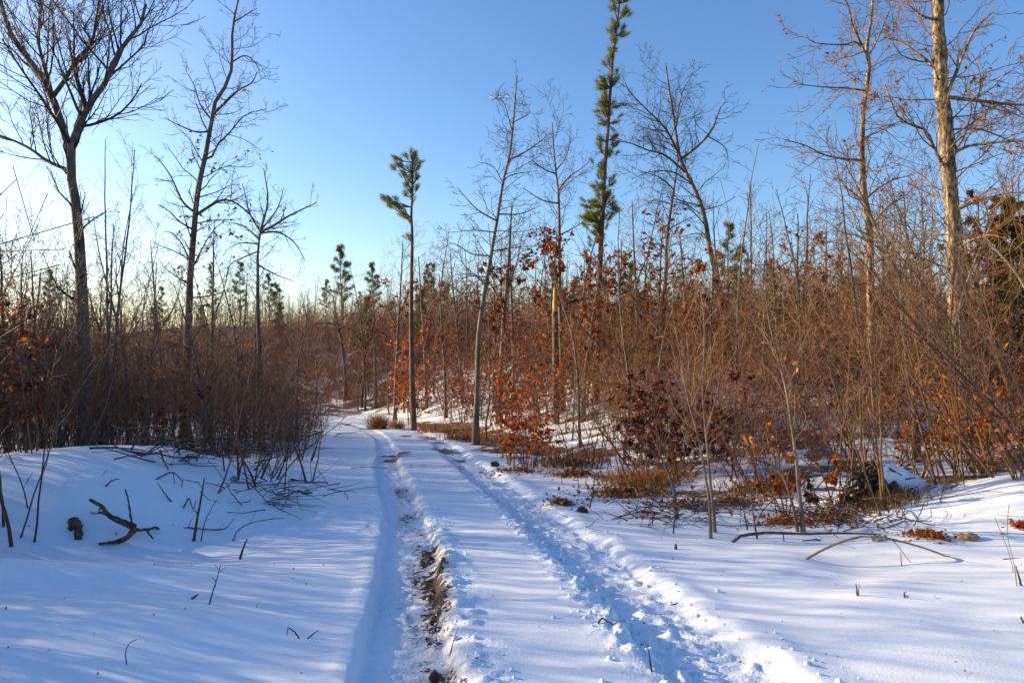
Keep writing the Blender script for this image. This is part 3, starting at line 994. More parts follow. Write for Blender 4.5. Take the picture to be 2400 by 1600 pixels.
# left thicket
def okL(x, y):
    s = sx(x, y)
    if x < -.78 * y - 3: return False
    heap = ((x + 5.3) / 2.9) ** 2 + ((y - 9.0) / 2.3) ** 2
    return s < -2.9 - .4 * math.sin(y * 1.7) and heap > 1 and y > 9.4 - .25 * (x + 9)


p = scatter(165, (-26, -2), (9.5, 24), gL, okL, .45)
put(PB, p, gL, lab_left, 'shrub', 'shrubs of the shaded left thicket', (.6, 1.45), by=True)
p = scatter(60, (-32, -4), (24, 42), gL, okL, .6)
put(PB, p, gL, 'bare shrub far back in the left thicket,', 'shrub', 'shrubs of the left thicket by the bend', (.8, 1.2), by=True)
p = scatter(48, (-20, -3), (10.5, 34), gL, okL, .8)
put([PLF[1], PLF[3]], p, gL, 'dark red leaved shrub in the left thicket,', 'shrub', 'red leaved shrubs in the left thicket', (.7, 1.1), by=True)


# beside the left edge of the view: the brush whose shadows stripe the snow
def okE(x, y):
    return x < -.80 * y - 1.2


# right hand brush
def okR(x, y):
    s = sx(x, y)
    if x > .80 * y + 3: return False
    return s > 2.6 + 1.6 * sst(14, 9, y) + .5 * math.sin(y * 1.3) and y > 9.2 - .12 * max(0, x - 3)


gR = np.random.default_rng(500)
p = scatter(122, (-2, 26), (11.5, 28), gR, okR, .5)
put(PR, p, gR, 'sunlit bare shrub in the right brush,', 'shrub', 'sunlit shrubs right of the track', by=True)
p = scatter(70, (1, 18), (10., 18), gR, lambda x, y: okR(x, y) and x > 2.2, .4)
put(PRED, p, gR, 'dense red twigged shrub in the right brush,', 'shrub', 'low red twigged shrubs', (.8, 1.3), by=True)
p = scatter(85, (-3, 26), (13, 40), gR, okR, .8)
put(PLF, p, gR, 'rusty leaved shrub in the right brush,', 'shrub', 'rusty leaved shrubs right of the track', (.8, 1.3), by=True)
p = scatter(70, (-3, 30), (13, 42), gR, okR, 1.)
put(PSAP, p, gR, 'thin bare sapling in the right brush,', 'sapling', 'saplings of the right brush', (.8, 1.2), by=True)


# wood behind
def okF(x, y):
    if abs(x) > .82 * y + 4: return False
    if abs(sx(x, y)) < 3.2 and y < 44: return False
    clear = abs((x / y) * 1600 + 1200 - 785) < 30 and 74 < y < 104
    return not clear


gF = np.random.default_rng(700)
p = scatter(215, (-66, 76), (32, 96), gF, okF, 1.)
put(PT, p, gF, 'dark bare tree in the wood behind,', 'tree', 'bare trees of the wood behind', (.55, 1.), by=True)
p = scatter(95, (-6, 60), (22, 75), gF, lambda x, y: okF(x, y) and sx(x, y) > 3, 1.5)
put(PTL, p, gF, 'rusty leaved tree in the wood behind,', 'tree', 'rusty trees of the wood behind', (.6, 1.), by=True)
p = scatter(16, (-60, -10), (40, 90), gF, okF, 1.5)
put(PTL, p, gF, 'rusty leaved tree beyond the left thicket,', 'tree', 'rusty trees beyond the left thicket', (.45, .7), by=True)
p = scatter(34, (-80, 70), (60, 125), gF, okF, 3.)
put(PP, p, gF, 'far green pine in the wood behind,', 'pine', 'far pines of the wood behind', (.6, .95), by=True)
for x, d, s, lab in ((803, 62, 1.02, 'small far pine with a pointed crown above the track bend'), (1480, 44, .72, 'bushy pine behind the tall thin pine'), (1805, 60, .9, 'small pine top beside the slender lone tree'),
                     (875, 78, .95, 'far thin pine left of the solitary slim pine')):
    o = copy_tree(PP[0]); X0 = (x - 1200) / 1600 * d
    o.location = (X0, d, H1(X0, d)); o.scale = (s,) * 3; tag(o, lab, 'pine'); 
    if 'group' in o: del o['group']

p = scatter(26, (2, 24), (15, 30), gR, okR, 1.6)
put(PT, p, gR, 'bare young tree above the right brush,', 'tree', 'bare young trees of the right brush', (.5, .85), by=True)
p = scatter(14, (-24, -6), (13, 26), gL, okL, 1.6)
put(PT, p, gL, 'bare young tree above the left thicket,', 'tree', 'bare young trees of the left thicket', (.45, .75), by=True)

p = scatter(44, (-8, 34), (27, 50), gF, lambda x, y: okF(x, y) and sx(x, y) > 3, 1.6)
put(PT, p, gF, 'tall bare tree rising over the brush,', 'tree', 'bare trees rising over the brush', (.75, 1.15), by=True)
p = scatter(13, (-10, 30), (34, 62), gF, lambda x, y: okF(x, y) and sx(x, y) > 3, 2.5)
put(PP, p, gF, 'dark green pine rising over the brush,', 'pine', 'pines rising over the brush', (.5, .85), by=True)

# undergrowth far back, past counting: real thin stems, joined
def mass(name, label, polys_list, pts, rng, mat, leaf=None, s=(.7, 1.3)):
    Vs, Fs, off = [], [], 0
    LVs = []
    def lighter(pl):
        out = []
        for j, (P, Rr, sd) in enumerate(pl):
            k = np.linspace(0, P.shape[1] - 1, 4 if j == 0 else (3 if j == 1 and len(pl) == 3 else 2)).round().astype(int)
            out.append((P[:, k], Rr[:, k], sd))
        return out
    base = [tubes(lighter(pl)) for pl in polys_list]
    for i, (x, y) in enumerate(pts):
        V, F = base[i % len(base)]
        k = rng.uniform(*s); a = rng.uniform(0, 6.28)
        c, sn = math.cos(a) * k, math.sin(a) * k
        z = float(Hs(x, y))
        Vs.append(np.stack([V[:, 0] * c - V[:, 1] * sn + x, V[:, 0] * sn + V[:, 1] * c + y, V[:, 2] * k + z], 1)); Fs.append(F + off); off += len(V)
    o = link(name, mesh_from(name, np.concatenate(Vs), np.concatenate(Fs), None, mat))
    if leaf:
        nl, lm, size = leaf
        allv = np.concatenate(Vs)
        up = allv[rng.integers(0, len(allv), nl)]
        V, F = leaf_geo(up, rng, size)
        link('foliage', mesh_from('foliage', V, None, F, M[lm], False), o)['kind'] = 'stuff'
    tag(o, label, None, None, 'stuff')
    print(name, 'tris', 2 * sum(len(f) for f in Fs))
    return o


farp = [shrub_polys(800 + i, h, 8, .7, .3, dens1=2.6, rmin=.006, far=True)[0] for i, h in enumerate([3., 3.6, 2.6, 4.])]
p = scatter(560, (-62, -4), (22, 95), gF, lambda x, y: okL(x, y) or (y > 42 and okF(x, y)), 0)
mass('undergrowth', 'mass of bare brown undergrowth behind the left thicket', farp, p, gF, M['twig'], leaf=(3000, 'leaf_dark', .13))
p = scatter(760, (-4, 66), (20, 80), gF, lambda x, y: (okR(x, y) or y > 42) and okF(x, y) and sx(x, y) > 2.5, 0)
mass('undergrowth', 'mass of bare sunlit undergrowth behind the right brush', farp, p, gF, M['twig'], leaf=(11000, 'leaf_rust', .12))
fart = []
for i in range(5):
    g = np.random.default_rng(820 + i)
    t, c, tw = sapling_polys(830 + i, 9 + i % 3, .09, .08, 1.6, 1.1, .3, 50, .012, .05, .06, .24)
    fart.append([(t[0][0], t[0][1], 3), (c[0][0], c[0][1], 3), (c[1][0], c[1][1], 3)])
p = scatter(800, (-190, 200), (80, 210), gF, okF, 0)
mass('far_wood', 'distant bare wood along the horizon', fart, p, gF, M['twig_dark'], s=(.55, 1.))

okC = lambda x, y: okE(x, y) and fbm(np.array(x * .22), np.array(y * .55), 2, 91) > -.06
p = scatter(270, (-34, -5), (-3, 17), gL, okC, .25) + scatter(52, (-17, -6), (3.2, 9.5), gL, okC, .25)
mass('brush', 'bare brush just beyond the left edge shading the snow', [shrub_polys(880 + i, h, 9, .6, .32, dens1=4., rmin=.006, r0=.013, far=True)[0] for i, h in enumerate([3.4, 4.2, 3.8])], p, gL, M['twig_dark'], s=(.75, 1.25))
p = scatter(44, (-48, -8), (1, 24), gL, okE, 1.2)
put(PSAP, p, gL, 'bare sapling beyond the left edge shading the snow', 'sapling', 'saplings beyond the left edge', (.8, 1.3))
p = scatter(16, (-48, -12), (2, 24), gL, okE, 2.)
put(PT, p, gL, 'bare tree beyond the left edge shading the snow', 'tree', 'trees beyond the left edge', (.6, .9))
p = scatter(28, (-22, 0), (36, 62), gF, lambda x, y: sx(x, y) > 3, 1.2)
put(PTL, p, gF, 'rusty leaved tree beyond the track bend,', 'tree', 'rusty trees beyond the track bend', (.4, .75), by=True)
p = scatter(580, (-27, 2), (38, 75), gF, lambda x, y: sx(x, y) > 2.6 and okF(x, y) , 0)
mass('undergrowth', 'mass of bare brown undergrowth beyond the track bend', farp, p, gF, M['twig_red'], leaf=(7000, 'leaf_rust', .13), s=(.5, 1.4))

# ------------------------------------------------------------ saplings and single stems with their own shape
def sapling(label, d, pts, w, limbs=(), seed=0, mat='bark_grey', cm='twig_olive', name='bare_sapling', auto=None, leaves=None, l3=None):
    a = dict(k=16, t0=.35, L=.55, ang=42, up=.08, wig=.1, rmin=.003)
    a.update(auto or {})
    l = dict(dens=4., rmin=.0028, ang=38, wig=.14); l.update(l3 or {})
    return hero(name, label, d, pts, w, list(limbs), M[mat], M[cm], seed, auto=a, l2=dict(dens=3.5, rmin=.003), l3=l, leaves=leaves, sides=6, tipw=.2, n=18, cat='sapling')


sapling('dark sapling arched over like a bow left of the track bend', 22, [(696, 960), (700, 850), (715, 792), (727, 767), (753, 756), (791, 759), (817, 735), (855, 738)], 5,
        [([(791, 759), (830, 775), (868, 790)], 3), ([(727, 767), (722, 740), (735, 715)], 3)], 41, 'bark_dark', 'twig_dark', auto=dict(k=22, L=.7, ang=50))
sapling('leaning grey sapling in front of the brush, taller of a pair of stems', 7.4, [(1884, 1250), (1870, 1124), (1856, 1012), (1838, 901), (1816, 812), (1800, 740), (1792, 660)], 10,
        [([(1842, 920), (1870, 850), (1888, 790)], 6), ([(1822, 830), (1780, 770), (1752, 740)], 5)], 42, leaves=(14, M['leaf_orange'], .3, 2., .06))
sapling('short bent sapling stem beside the taller leaning one', 7.4, [(1872, 1250), (1850, 1160), (1830, 1110), (1800, 1085), (1760, 1075), (1730, 1060)], 8,
        [([(1825, 1105), (1810, 1060), (1790, 1030)], 5)], 43, leaves=(60, M['leaf_orange'], -.4, 1., .07), auto=dict(k=14, L=.35))
sapling('straight thin sapling at the edge of the right snow', 7.2, [(1667, 1264), (1662, 1159), (1640, 1035), (1613, 930), (1593, 815), (1580, 740)], 7,
        [([(1648, 1070), (1600, 1030), (1560, 1010)], 5), ([(1620, 960), (1640, 900), (1650, 860)], 4)], 44)
sapling('slim forked sapling close behind the straight thin one', 7.5, [(1676, 1242), (1664, 1120), (1656, 1025), (1648, 930), (1650, 776), (1640, 680)], 7,
        [([(1655, 1010), (1680, 930), (1690, 860)], 5)], 45)
sapling('dark low sapling leaning left out of a brush tangle', 8.2, [(1588, 1215), (1580, 1150), (1560, 1095), (1545, 1060), (1520, 1000)], 8, [], 46, 'bark_dark', 'twig_dark')
sapling('pale yellowish stem arching left across the right edge', 6.5, [(2500, 900), (2405, 700), (2360, 630), (2318, 582), (2280, 560), (2225, 551), (2190, 552)], 11, [], 47, 'straw_wood', 'twig_olive', auto=dict(k=8, L=.5))
sapling('tall bare sapling left of the thick sunlit tree', 11, [(2150, 1000), (2130, 860), (2118, 740), (2112, 660), (2060, 540), (2020, 450), (1990, 390)], 15,
        [([(2112, 655), (2140, 560), (2150, 480)], 7), ([(2090, 600), (2030, 560), (1960, 540)], 6)], 48, 'bark_dark', 'twig_dark', auto=dict(k=22, L=.9))
for i, (x, yb, yt, d, w, ln, lab) in enumerate([
        (20, 1090, 560, 13, 12, -30, 'forked bare young tree at the very edge, left of the dark forking tree'), (62, 1085, 640, 15, 13, 30, 'stout low branched young tree close left of the dark forking tree'),
        (105, 1080, 590, 14, 10, -20, 'thin young tree touching the dark forking trunk on its left'), (238, 1085, 520, 14, 10, 18, 'thin bare young tree just right of the dark forking tree'),
        (252, 1080, 330, 13, 7, -2, 'straight whip like shoot reaching high right of the dark forking tree'), (262, 1085, 350, 13.5, 9, 56, 'long whip like stem leaning right beside the dark forking tree'),
        (140, 1085, 660, 12.5, 9, 20, 'short crooked young tree in front of the dark forking tree'), (300, 1070, 600, 16, 9, -30, 'bare young tree leaning left midway to the crooked oak'),
        (380, 1050, 560, 18, 9, -34, 'bare young tree leaning left beside the crooked oak'), (494, 1040, 520, 19, 9, 4, 'slim dark young tree between the crooked oak and the spray topped tree'),
        (345, 1060, 700, 15, 8, 20, 'low bare young tree left of the crooked oak'), (560, 1030, 640, 20, 8, 20, 'low bare young tree left of the spray topped tree')]):
    xs_ = [x, x + ln * .1, x + ln * .35, x + ln * .7, x + ln]
    sapling(lab, d, list(zip(xs_, np.linspace(yb, yt, 5))), w, [([(x + ln * .3, yb + (yt - yb) * .45), (x - 25, yb + (yt - yb) * .65), (x - 45, yb + (yt - yb) * .8)], w * .55),
            ([(x + ln * .4, yb + (yt - yb) * .55), (x + 30, yb + (yt - yb) * .7), (x + 50, yb + (yt - yb) * .86)], w * .5)] if w > 8 else [], 60 + i, 'bark_dark', 'twig_dark',
            auto=dict(k=16 if w > 7 else 8, L=.8 if w > 7 else .35, ang=40), leaves=(60, M['leaf_dark'], 0, 4., .09) if x == 494 else None)
for i, (x, yb, yt, d, w, ln, lf, lab) in enumerate([
        (1170, 990, 470, 27, 13, 30, 320, 'rust leaved bare topped tree right behind the greyish leaning tree'), (1205, 980, 560, 30, 9, -10, 60, 'thin bare tree between the leaning grey tree and the arching one'),
        (1365, 960, 620, 22, 10, 40, 260, 'rust leaved tree touching the tall pine on its left'), (1440, 950, 560, 26, 10, 20, 200, 'thin leafy tree right of the tall pine'),
        (1500, 950, 470, 28, 9, -20, 60, 'bare tree midway between tall pine and leaning tree'), (1620, 930, 540, 20, 10, -26, 60, 'greenish grey young tree left of the leaning trunk'),
        (1660, 940, 640, 18, 8, 10, 160, 'rust leaved young tree by the foot of the leaning trunk'), (1820, 930, 640, 24, 9, 4, 80, 'young bare tree between lone slender tree and pale barked tree'),
        (1870, 930, 500, 22, 8, 2, 20, 'bare pole like young tree left of the pale barked tree'), (1930, 930, 520, 20, 10, 10, 80, 'bare young tree close left of the pale barked tree'),
        (2080, 930, 480, 20, 11, -6, 60, 'bare young tree close right of the pale barked tree'), (2160, 930, 430, 19, 11, -46, 40, 'bare leaning tree behind, left of the thick sunlit tree'),
        (2300, 930, 470, 15, 11, -2, 420, 'young tree with many rusty leaves right of the thick sunlit tree'), (2370, 930, 420, 17, 11, 10, 300, 'leafy young tree at the right edge behind the thick trunk'),
        (925, 990, 560, 36, 8, 18, 140, 'feathery bare tree just left of the solitary slim pine'), (1000, 985, 600, 38, 9, -20, 120, 'bare tree leaning close right of the solitary slim pine'),
        (1045, 980, 640, 34, 8, -16, 30, 'thin bare tree between slim pine and greyish leaning tree'), (1085, 980, 590, 36, 8, -30, 30, 'bare tree leaning left behind the greyish leaning tree'),
        (880, 975, 640, 44, 8, -10, 40, 'dark bare tree left of the solitary slim pine, far back'), (810, 900, 690, 48, 8, -30, 0, 'dark slanting bare tree above the track bend')]):
    xs_ = [x, x + ln * .15, x + ln * .4, x + ln * .75, x + ln]
    sapling(lab, d, list(zip(xs_, np.linspace(yb, yt, 5))), w, [([(x + ln * .3, yb + (yt - yb) * .5), (x - 20, yb + (yt - yb) * .62), (x - 45, yb + (yt - yb) * .72)], w * .5),
            ([(x + ln * .5, yb + (yt - yb) * .6), (x + ln * .5 + 25, yb + (yt - yb) * .72), (x + ln * .5 + 40, yb + (yt - yb) * .86)], w * .45)], 90 + i, 'bark_dark' if i % 3 else 'bark_grey', 'twig',
            auto=dict(k=22, L=.045 * d, ang=50), l3=dict(dens=3.2, rmin=.005), leaves=(lf * 4, M['leaf_rust'], -2., 5. if lf > 70 else 2.5, .08 + .002 * d) if lf else None, name='bare_tree')


# ------------------------------------------------------------ leafy shrubs, the nearest leaves one by one
def leaf_single(name, mat):
    V = np.array([[0, 0, 0], [.25, .42, .10], [.62, .34, .05], [1, 0, -.16], [.62, -.34, .05], [.25, -.42, .10], [.3, 0, -.04], [.65, 0, -.10]], float)
    V[:, 1] *= .75
    T = [[0, 6, 1], [1, 6, 2], [6, 7, 2], [2, 7, 3], [0, 5, 6], [5, 4, 6], [6, 4, 7], [4, 3, 7]]
    return mesh_from(name, V, None, T, mat, False)


def obj_random(mat):
    m = mat.copy()
    nt = m.node_tree
    oi = node(nt, 'ShaderNodeObjectInfo')
    for l in list(nt.links):
        if l.from_socket.name == 'Random Per Island':
            to = l.to_socket
            nt.links.remove(l); nt.links.new(oi.outputs['Random'], to)
    return m


LEAFMESH = {k: leaf_single('leaf', obj_random(M[k])) for k in ('leaf_red', 'leaf_orange', 'leaf_dark')}


def leafy(label, px, py, top, wpx, nleaf, mat, size, seed, nsingle=0, smat='twig_dark', zlo=.2, nst=6, mat2=None, lean=.3):
    b = ground_at(px, py)
    d = b[1]
    h = (py - top) / 1600 * d
    g = np.random.default_rng(seed)
    sp = wpx / 1600 * d / 2
    pl, tw = shrub_polys(seed, h, nst, .12, lean * sp / max(h, .3) * 2.4, dens1=3.6, dens2=6, r0=.012, rmin=.0028, t0=.2)
    V, F = tubes(pl)
    o = link('leafy_shrub', mesh_from('leafy_shrub', V, F, None, M[smat]), None, (b[0], d, H1(b[0], d)))
    src = on_twigs(tw, g, nleaf * 2)
    src = src[src[:, 2] > zlo * h][:nleaf]
    ns = min(nsingle, len(src))
    for q in range(ns):
        l = link('leaf', LEAFMESH[mat if mat in LEAFMESH else 'leaf_red'], o, src[q])
        l.rotation_euler = (g.uniform(0, 6.28), g.normal() * .5 + .9, g.uniform(0, 6.28))
        l.scale = (size * g.uniform(.8, 1.3),) * 3
    V, F = leaf_geo(src[ns:], g, size)
    f = link('foliage', mesh_from('foliage', V, None, F, M[mat], False), o); f['kind'] = 'stuff'
    if mat2:
        extra = on_twigs(tw, g, nleaf // 5)
        V, F = leaf_geo(extra, g, size)
        f = link('foliage', mesh_from('foliage', V, None, F, M[mat2], False), o); f['kind'] = 'stuff'
    return tag(o, label, 'shrub')


leafy('young beech with bright red orange leaves beside the track', 1240, 1095, 850, 170, 950, 'leaf_red', .078, 401, 130, mat2='leaf_orange', lean=.5)
leafy('young beech with orange leaves low beside the red one', 1195, 1092, 950, 150, 380, 'leaf_red', .075, 402, 60, mat2='leaf_orange', lean=.5)
leafy('dense bush of dark wine brown leaves right of the track', 1590, 1120, 840, 200, 4200, 'leaf_dark', .065, 403, 120, mat2='leaf_red', nst=12, lean=.5)
leafy('small bush of dark leaves leaning from the dense wine brown one', 1520, 1115, 890, 150, 1700, 'leaf_dark', .065, 404, 60, mat2='leaf_orange', nst=7, lean=.6)
leafy('glowing orange leaved shrub behind the pair of leaning stems', 1842, 1205, 1030, 110, 460, 'leaf_orange', .068, 405, 110, nst=6, lean=.5)
leafy('brown leaved shrub lying against the snow by the leaning stems', 1925, 1190, 1080, 120, 200, 'leaf_dark', .075, 406, 50, nst=6, mat2='leaf_orange', lean=.7)
for i, (x, y, t, w, n, mm, lab) in enumerate([
        (2150, 1120, 900, 150, 130, 'leaf_orange', 'thin orange leaved shrub above the snow capped stump'), (2240, 1120, 840, 170, 240, 'leaf_orange', 'orange leaved shrub in front of the thick sunlit tree'),
        (2320, 1110, 820, 170, 300, 'leaf_orange', 'bushy orange leaved shrub right of the thick sunlit tree'), (2395, 1120, 800, 170, 320, 'leaf_orange', 'orange leaved shrub cut by the right edge'),
        (2290, 1090, 760, 150, 260, 'leaf_dark', 'dark leaved shrub at the foot of the thick sunlit tree'), (2200, 1060, 880, 150, 160, 'leaf_rust', 'rusty shrub between the pale barked tree and thick tree'),
        (1950, 1020, 860, 170, 260, 'leaf_rust', 'rusty shrub low in front of the pale barked tree'), (2060, 1010, 850, 180, 260, 'leaf_rust', 'rusty shrub at the foot of the pale barked tree'),
        (1780, 1030, 900, 120, 60, 'leaf_orange', 'sparse shrub with a few orange leaves behind the leaning stems'),
        (1330, 1010, 800, 150, 260, 'leaf_rust', 'rusty shrub behind the red young beech'), (1440, 1010, 830, 150, 180, 'leaf_rust', 'rusty shrub left of the wine brown bush')]):
    leafy(lab, x, y, t, w, int(n * 1.5), mm, .062, 420 + i, 40 if mm == 'leaf_orange' else 0, 'twig_olive', mat2='leaf_rust' if mm == 'leaf_orange' else None, nst=8, lean=.45)
leafy('bright red leaved shrub glowing inside the left thicket', 520, 1010, 770, 110, 160, 'leaf_red', .12, 440, 0, lean=.4)
leafy('red leaved shrub at the far left of the thicket', 70, 1060, 690, 160, 320, 'leaf_dark', .10, 441, 0, mat2='leaf_red', lean=.4)
leafy('small red leaved shrub near the track end of the left thicket', 680, 1000, 880, 80, 60, 'leaf_red', .10, 442, 0, lean=.5)
for i, (x, d, h, n, mm, lab) in enumerate([(962, 33, 4.6, 700, 'leaf_red', 'orange red leaved young oak at the foot of the slim pine'), (985, 37, 3.4, 380, 'leaf_rust', 'rusty young oak right of the slim pine'),
                                           (1040, 36, 3.6, 420, 'leaf_rust', 'rusty young oak between the slim pine and leaning tree'), (930, 40, 3., 240, 'leaf_rust', 'small rusty oak left of the slim pine'),
                                           (1085, 30, 3.6, 380, 'leaf_rust', 'rusty young oak behind the greyish leaning tree'), (1180, 26, 4.2, 520, 'leaf_rust', 'rusty young oak right of the greyish leaning tree'),
                                           (1250, 28, 4., 480, 'leaf_rust', 'rusty young oak behind the bright red beech'), (1380, 24, 4.4, 520, 'leaf_rust', 'rusty young oak at the foot of the tall pine')]):
    X0 = (x - 1200) / 1600 * d
    pl, tw = shrub_polys(460 + i, h, 3, .15, .12, dens1=3.4, dens2=4, r0=.03, rmin=.005, t0=.12)
    o = build_shrub('leafy_shrub', pl, M['twig_dark'], tw, n, M[mm], 470 + i, .15)
    o.location = (X0, d, H1(X0, d)); tag(o, lab, 'oak')


# clumps of stems leaning left at the right edge
def lean_clump(label, px, py, n, seed, L=(2.4, 4.2), cm='twig_olive', lean=(-.75, -.1)):
    b = ground_at(px, py)
    g = np.random.default_rng(seed)
    m = 10
    P = np.empty((n, m, 3)); P[:, 0] = np.stack([g.normal(size=n) * .22, g.normal(size=n) * .22, np.full(n, -.1)], 1)
    d = nrm(np.stack([g.uniform(*lean, n), g.normal(size=n) * .22, np.ones(n)], 1))
    Ls = g.uniform(*L, n)
    for q in range(1, m):
        d = nrm(d + .07 * g.normal(size=(n, 3)) + [-.012, 0, 0])
        P[:, q] = P[:, q - 1] + d * (Ls / (m - 1))[:, None]
    R = np.maximum((g.uniform(.008, .019, n))[:, None] * (1 - .8 * np.linspace(0, 1, m)), .003)
    c1, r1 = grow(P, R, g, dens=2.6, t0=.3, lfac=.3, ltap=.4, ang=34, m=6, rr=.55, wig=.12, up=.06, rmin=.003)
    c2, r2 = grow(c1, r1, g, dens=4., t0=.15, lfac=.42, ang=38, m=4, rr=.6, wig=.18, up=.04, rmin=.0027)
    V, F = tubes([(P, R, 6), (c1, r1, 4), (c2, r2, 3)])
    o = link('leaning_shrub', mesh_from('leaning_shrub', V, F, None, M[cm]), None, (b[0], b[1], H1(b[0], b[1])))
    return tag(o, label, 'shrub')


lean_clump('many stemmed shrub leaning left behind the right snow hump', 2215, 1130, 9, 481)
lean_clump('tall many stemmed shrub leaning left near the right edge', 2290, 1110, 10, 482, (2.8, 4.8))
lean_clump('many stemmed shrub leaning left, cut by the right edge', 2375, 1105, 11, 483, (2.8, 4.8))
lean_clump('dark stemmed shrub leaning left beyond the right edge', 2450, 1120, 9, 484, (2.6, 4.6), 'twig_dark')
lean_clump('upright thin stemmed shrub left of the snow capped stump', 1990, 1170, 7, 485, (1.6, 3.), lean=(-.3, .2))
lean_clump('thin stemmed shrub in front of the snow capped stump', 2040, 1190, 6, 486, (1.4, 2.6), lean=(-.3, .15))
lean_clump('reddish stemmed shrub between the wine brown bush and leaning stems', 1740, 1130, 12, 487, (1.2, 2.2), 'twig_red', (-.6, .5))
lean_clump('low reddish stemmed shrub behind the snow capped stump', 2000, 1080, 14, 488, (1.2, 2.), 'twig_red', (-.6, .6))
lean_clump('thin stemmed shrub at the left edge of the view', 20, 1240, 8, 489, (1.2, 2.4), 'twig_dark', (-.2, .5))
lean_clump('thin stemmed shrub at the end of the snow heap', 585, 1130, 12, 490, (1., 2.), 'twig_dark', (-.3, .6))
lean_clump('thin stemmed shrub at the thicket tip beside the track', 690, 1080, 12, 491, (1., 2.2), 'twig_dark', (-.2, .7))
lean_clump('arching thin stemmed shrub where thicket meets the track', 640, 1120, 9, 492, (.8, 1.6), 'twig_dark', (-.4, .9))
lean_clump('thin olive stemmed shrub right of the red young beech', 1400, 1100, 9, 493, (1.4, 2.6), 'twig_olive', (-.5, .4))
lean_clump('thin olive stemmed shrub left of the wine brown bush', 1490, 1110, 8, 494, (1.2, 2.2), 'twig_olive', (-.5, .4))

# broken trunk with bright heartwood
root = bpy.data.objects.new('broken_snag', None); COL.objects.link(root)
d = 23.; b = W(1303, 930, d); b[2] = H1(b[0], d); root.location = b
T = catmull([np.array([0, 0, -.1]), np.array([.0, 0, 1.2]), (W(1301, 730, d) - b)], 12)
V, F = tubes([(T[None], np.linspace(.13, .10, 12)[None], 9)]); link('trunk', mesh_from('trunk', V, F, None, M['bark_dark']), root)
T = catmull([W(1301, 731, d) - b, W(1301, 695, d) - b, W(1300, 664, d) - b], 7)
V, F = tubes([(T[None], np.array([.095, .09, .085, .075, .06, .04, .005])[None], 8)])
V += np.random.default_rng(3).normal(size=V.shape) * .008
link('broken_top', mesh_from('broken_top', V, F, None, M['heart']), root)
tag(root, 'broken dead trunk with a bright orange splintered top', 'snag')

# cedar at the right edge and a smaller olive one
def cedar(label, x, d, h, w, n, seed):
    g = np.random.default_rng(seed)
    X0 = (x - 1200) / 1600 * d
    root = bpy.data.objects.new('cedar_tree', None); COL.objects.link(root); root.location = (X0, d, H1(X0, d))
    T = np.zeros((1, 8, 3)); T[0, :, 2] = np.linspace(-.2, h, 8); R = np.linspace(.09, .015, 8)[None]
    c1, r1 = grow(T, R, g, k=70, t0=.06, t1=.98, L=lambda t: w * (1.08 - t), ang=68, m=6, rr=.35, wig=.12, up=.09, rmin=.006)
    c2, r2 = grow(c1, r1, g, dens=6, t0=.25, lfac=.4, ang=45, m=4, rr=.6, wig=.2, up=.05, rmin=.004)
    V, F = tubes([(T, R, 6)]); link('trunk', mesh_from('trunk', V, F, None, M['bark_pine']), root)
    V, F = tubes([(c1, r1, 3), (c2, r2, 3)]); link('branches', mesh_from('branches', V, F, None, M['bark_pine']), root)['kind'] = 'stuff'
    src = np.concatenate([on_twigs(c2, g, n, .1), on_twigs(c1, g, n // 4, .4)])
    V, F = leaf_geo(src, g, .13, -.2, .16)
    link('crown', mesh_from('crown', V, None, F, M['cedar'], False), root)
    return tag(root, label, 'cedar')


cedar('dense olive cedar cut by the right edge', 2372, 15.5, 4.6, 1.7, 15000, 495)
cedar('small olive cedar behind the leaning trunk', 1735, 30, 3.2, 1.1, 3500, 496)

# ------------------------------------------------------------ dead wood, sticks and weeds on the snow
def stick(name, label, base_px, pts, w, mat='dead', cat='stick', twigs=0, seed=0, depth=None, bow=0., side=()):
    """a stick whose foot stands where the photo shows it; pts in photo pixels at that distance"""
    b = ground_at(*base_px)
    d = b[1] if depth is None else depth
    g = np.random.default_rng(seed + 7)
    n = 14
    P = catmull([W(x, y, d) for x, y in pts], n)
    P[:, 1] += bow * np.sin(np.linspace(0, np.pi, n)) + np.cumsum(g.normal(size=n)) * .004
    org = P[0].copy(); P = P - org
    R = np.maximum(w / 1600 * d / 2 * (1 - .6 * np.linspace(0, 1, n)), .0022)
    groups = [(P[None], R[None], 6)]
    if twigs:
        c, r = grow(P[None], R[None], g, k=twigs, t0=.25, lfac=.3, ang=40, m=5, rr=.55, wig=.15, up=.03, rmin=.002)
        groups.append((c, r, 3))
    for sp in side:
        q = catmull([W(x, y, d + .05 * j) - org for j, (x, y) in enumerate(sp)], 9)
        groups.append((q[None], np.maximum(w / 1600 * d / 2 * .6 * (1 - .7 * np.linspace(0, 1, 9)), .002)[None], 5))
    V, F = tubes(groups)
    o = link(name, mesh_from(name, V, F, None, M[mat]), None, org)
    return tag(o, label, cat)


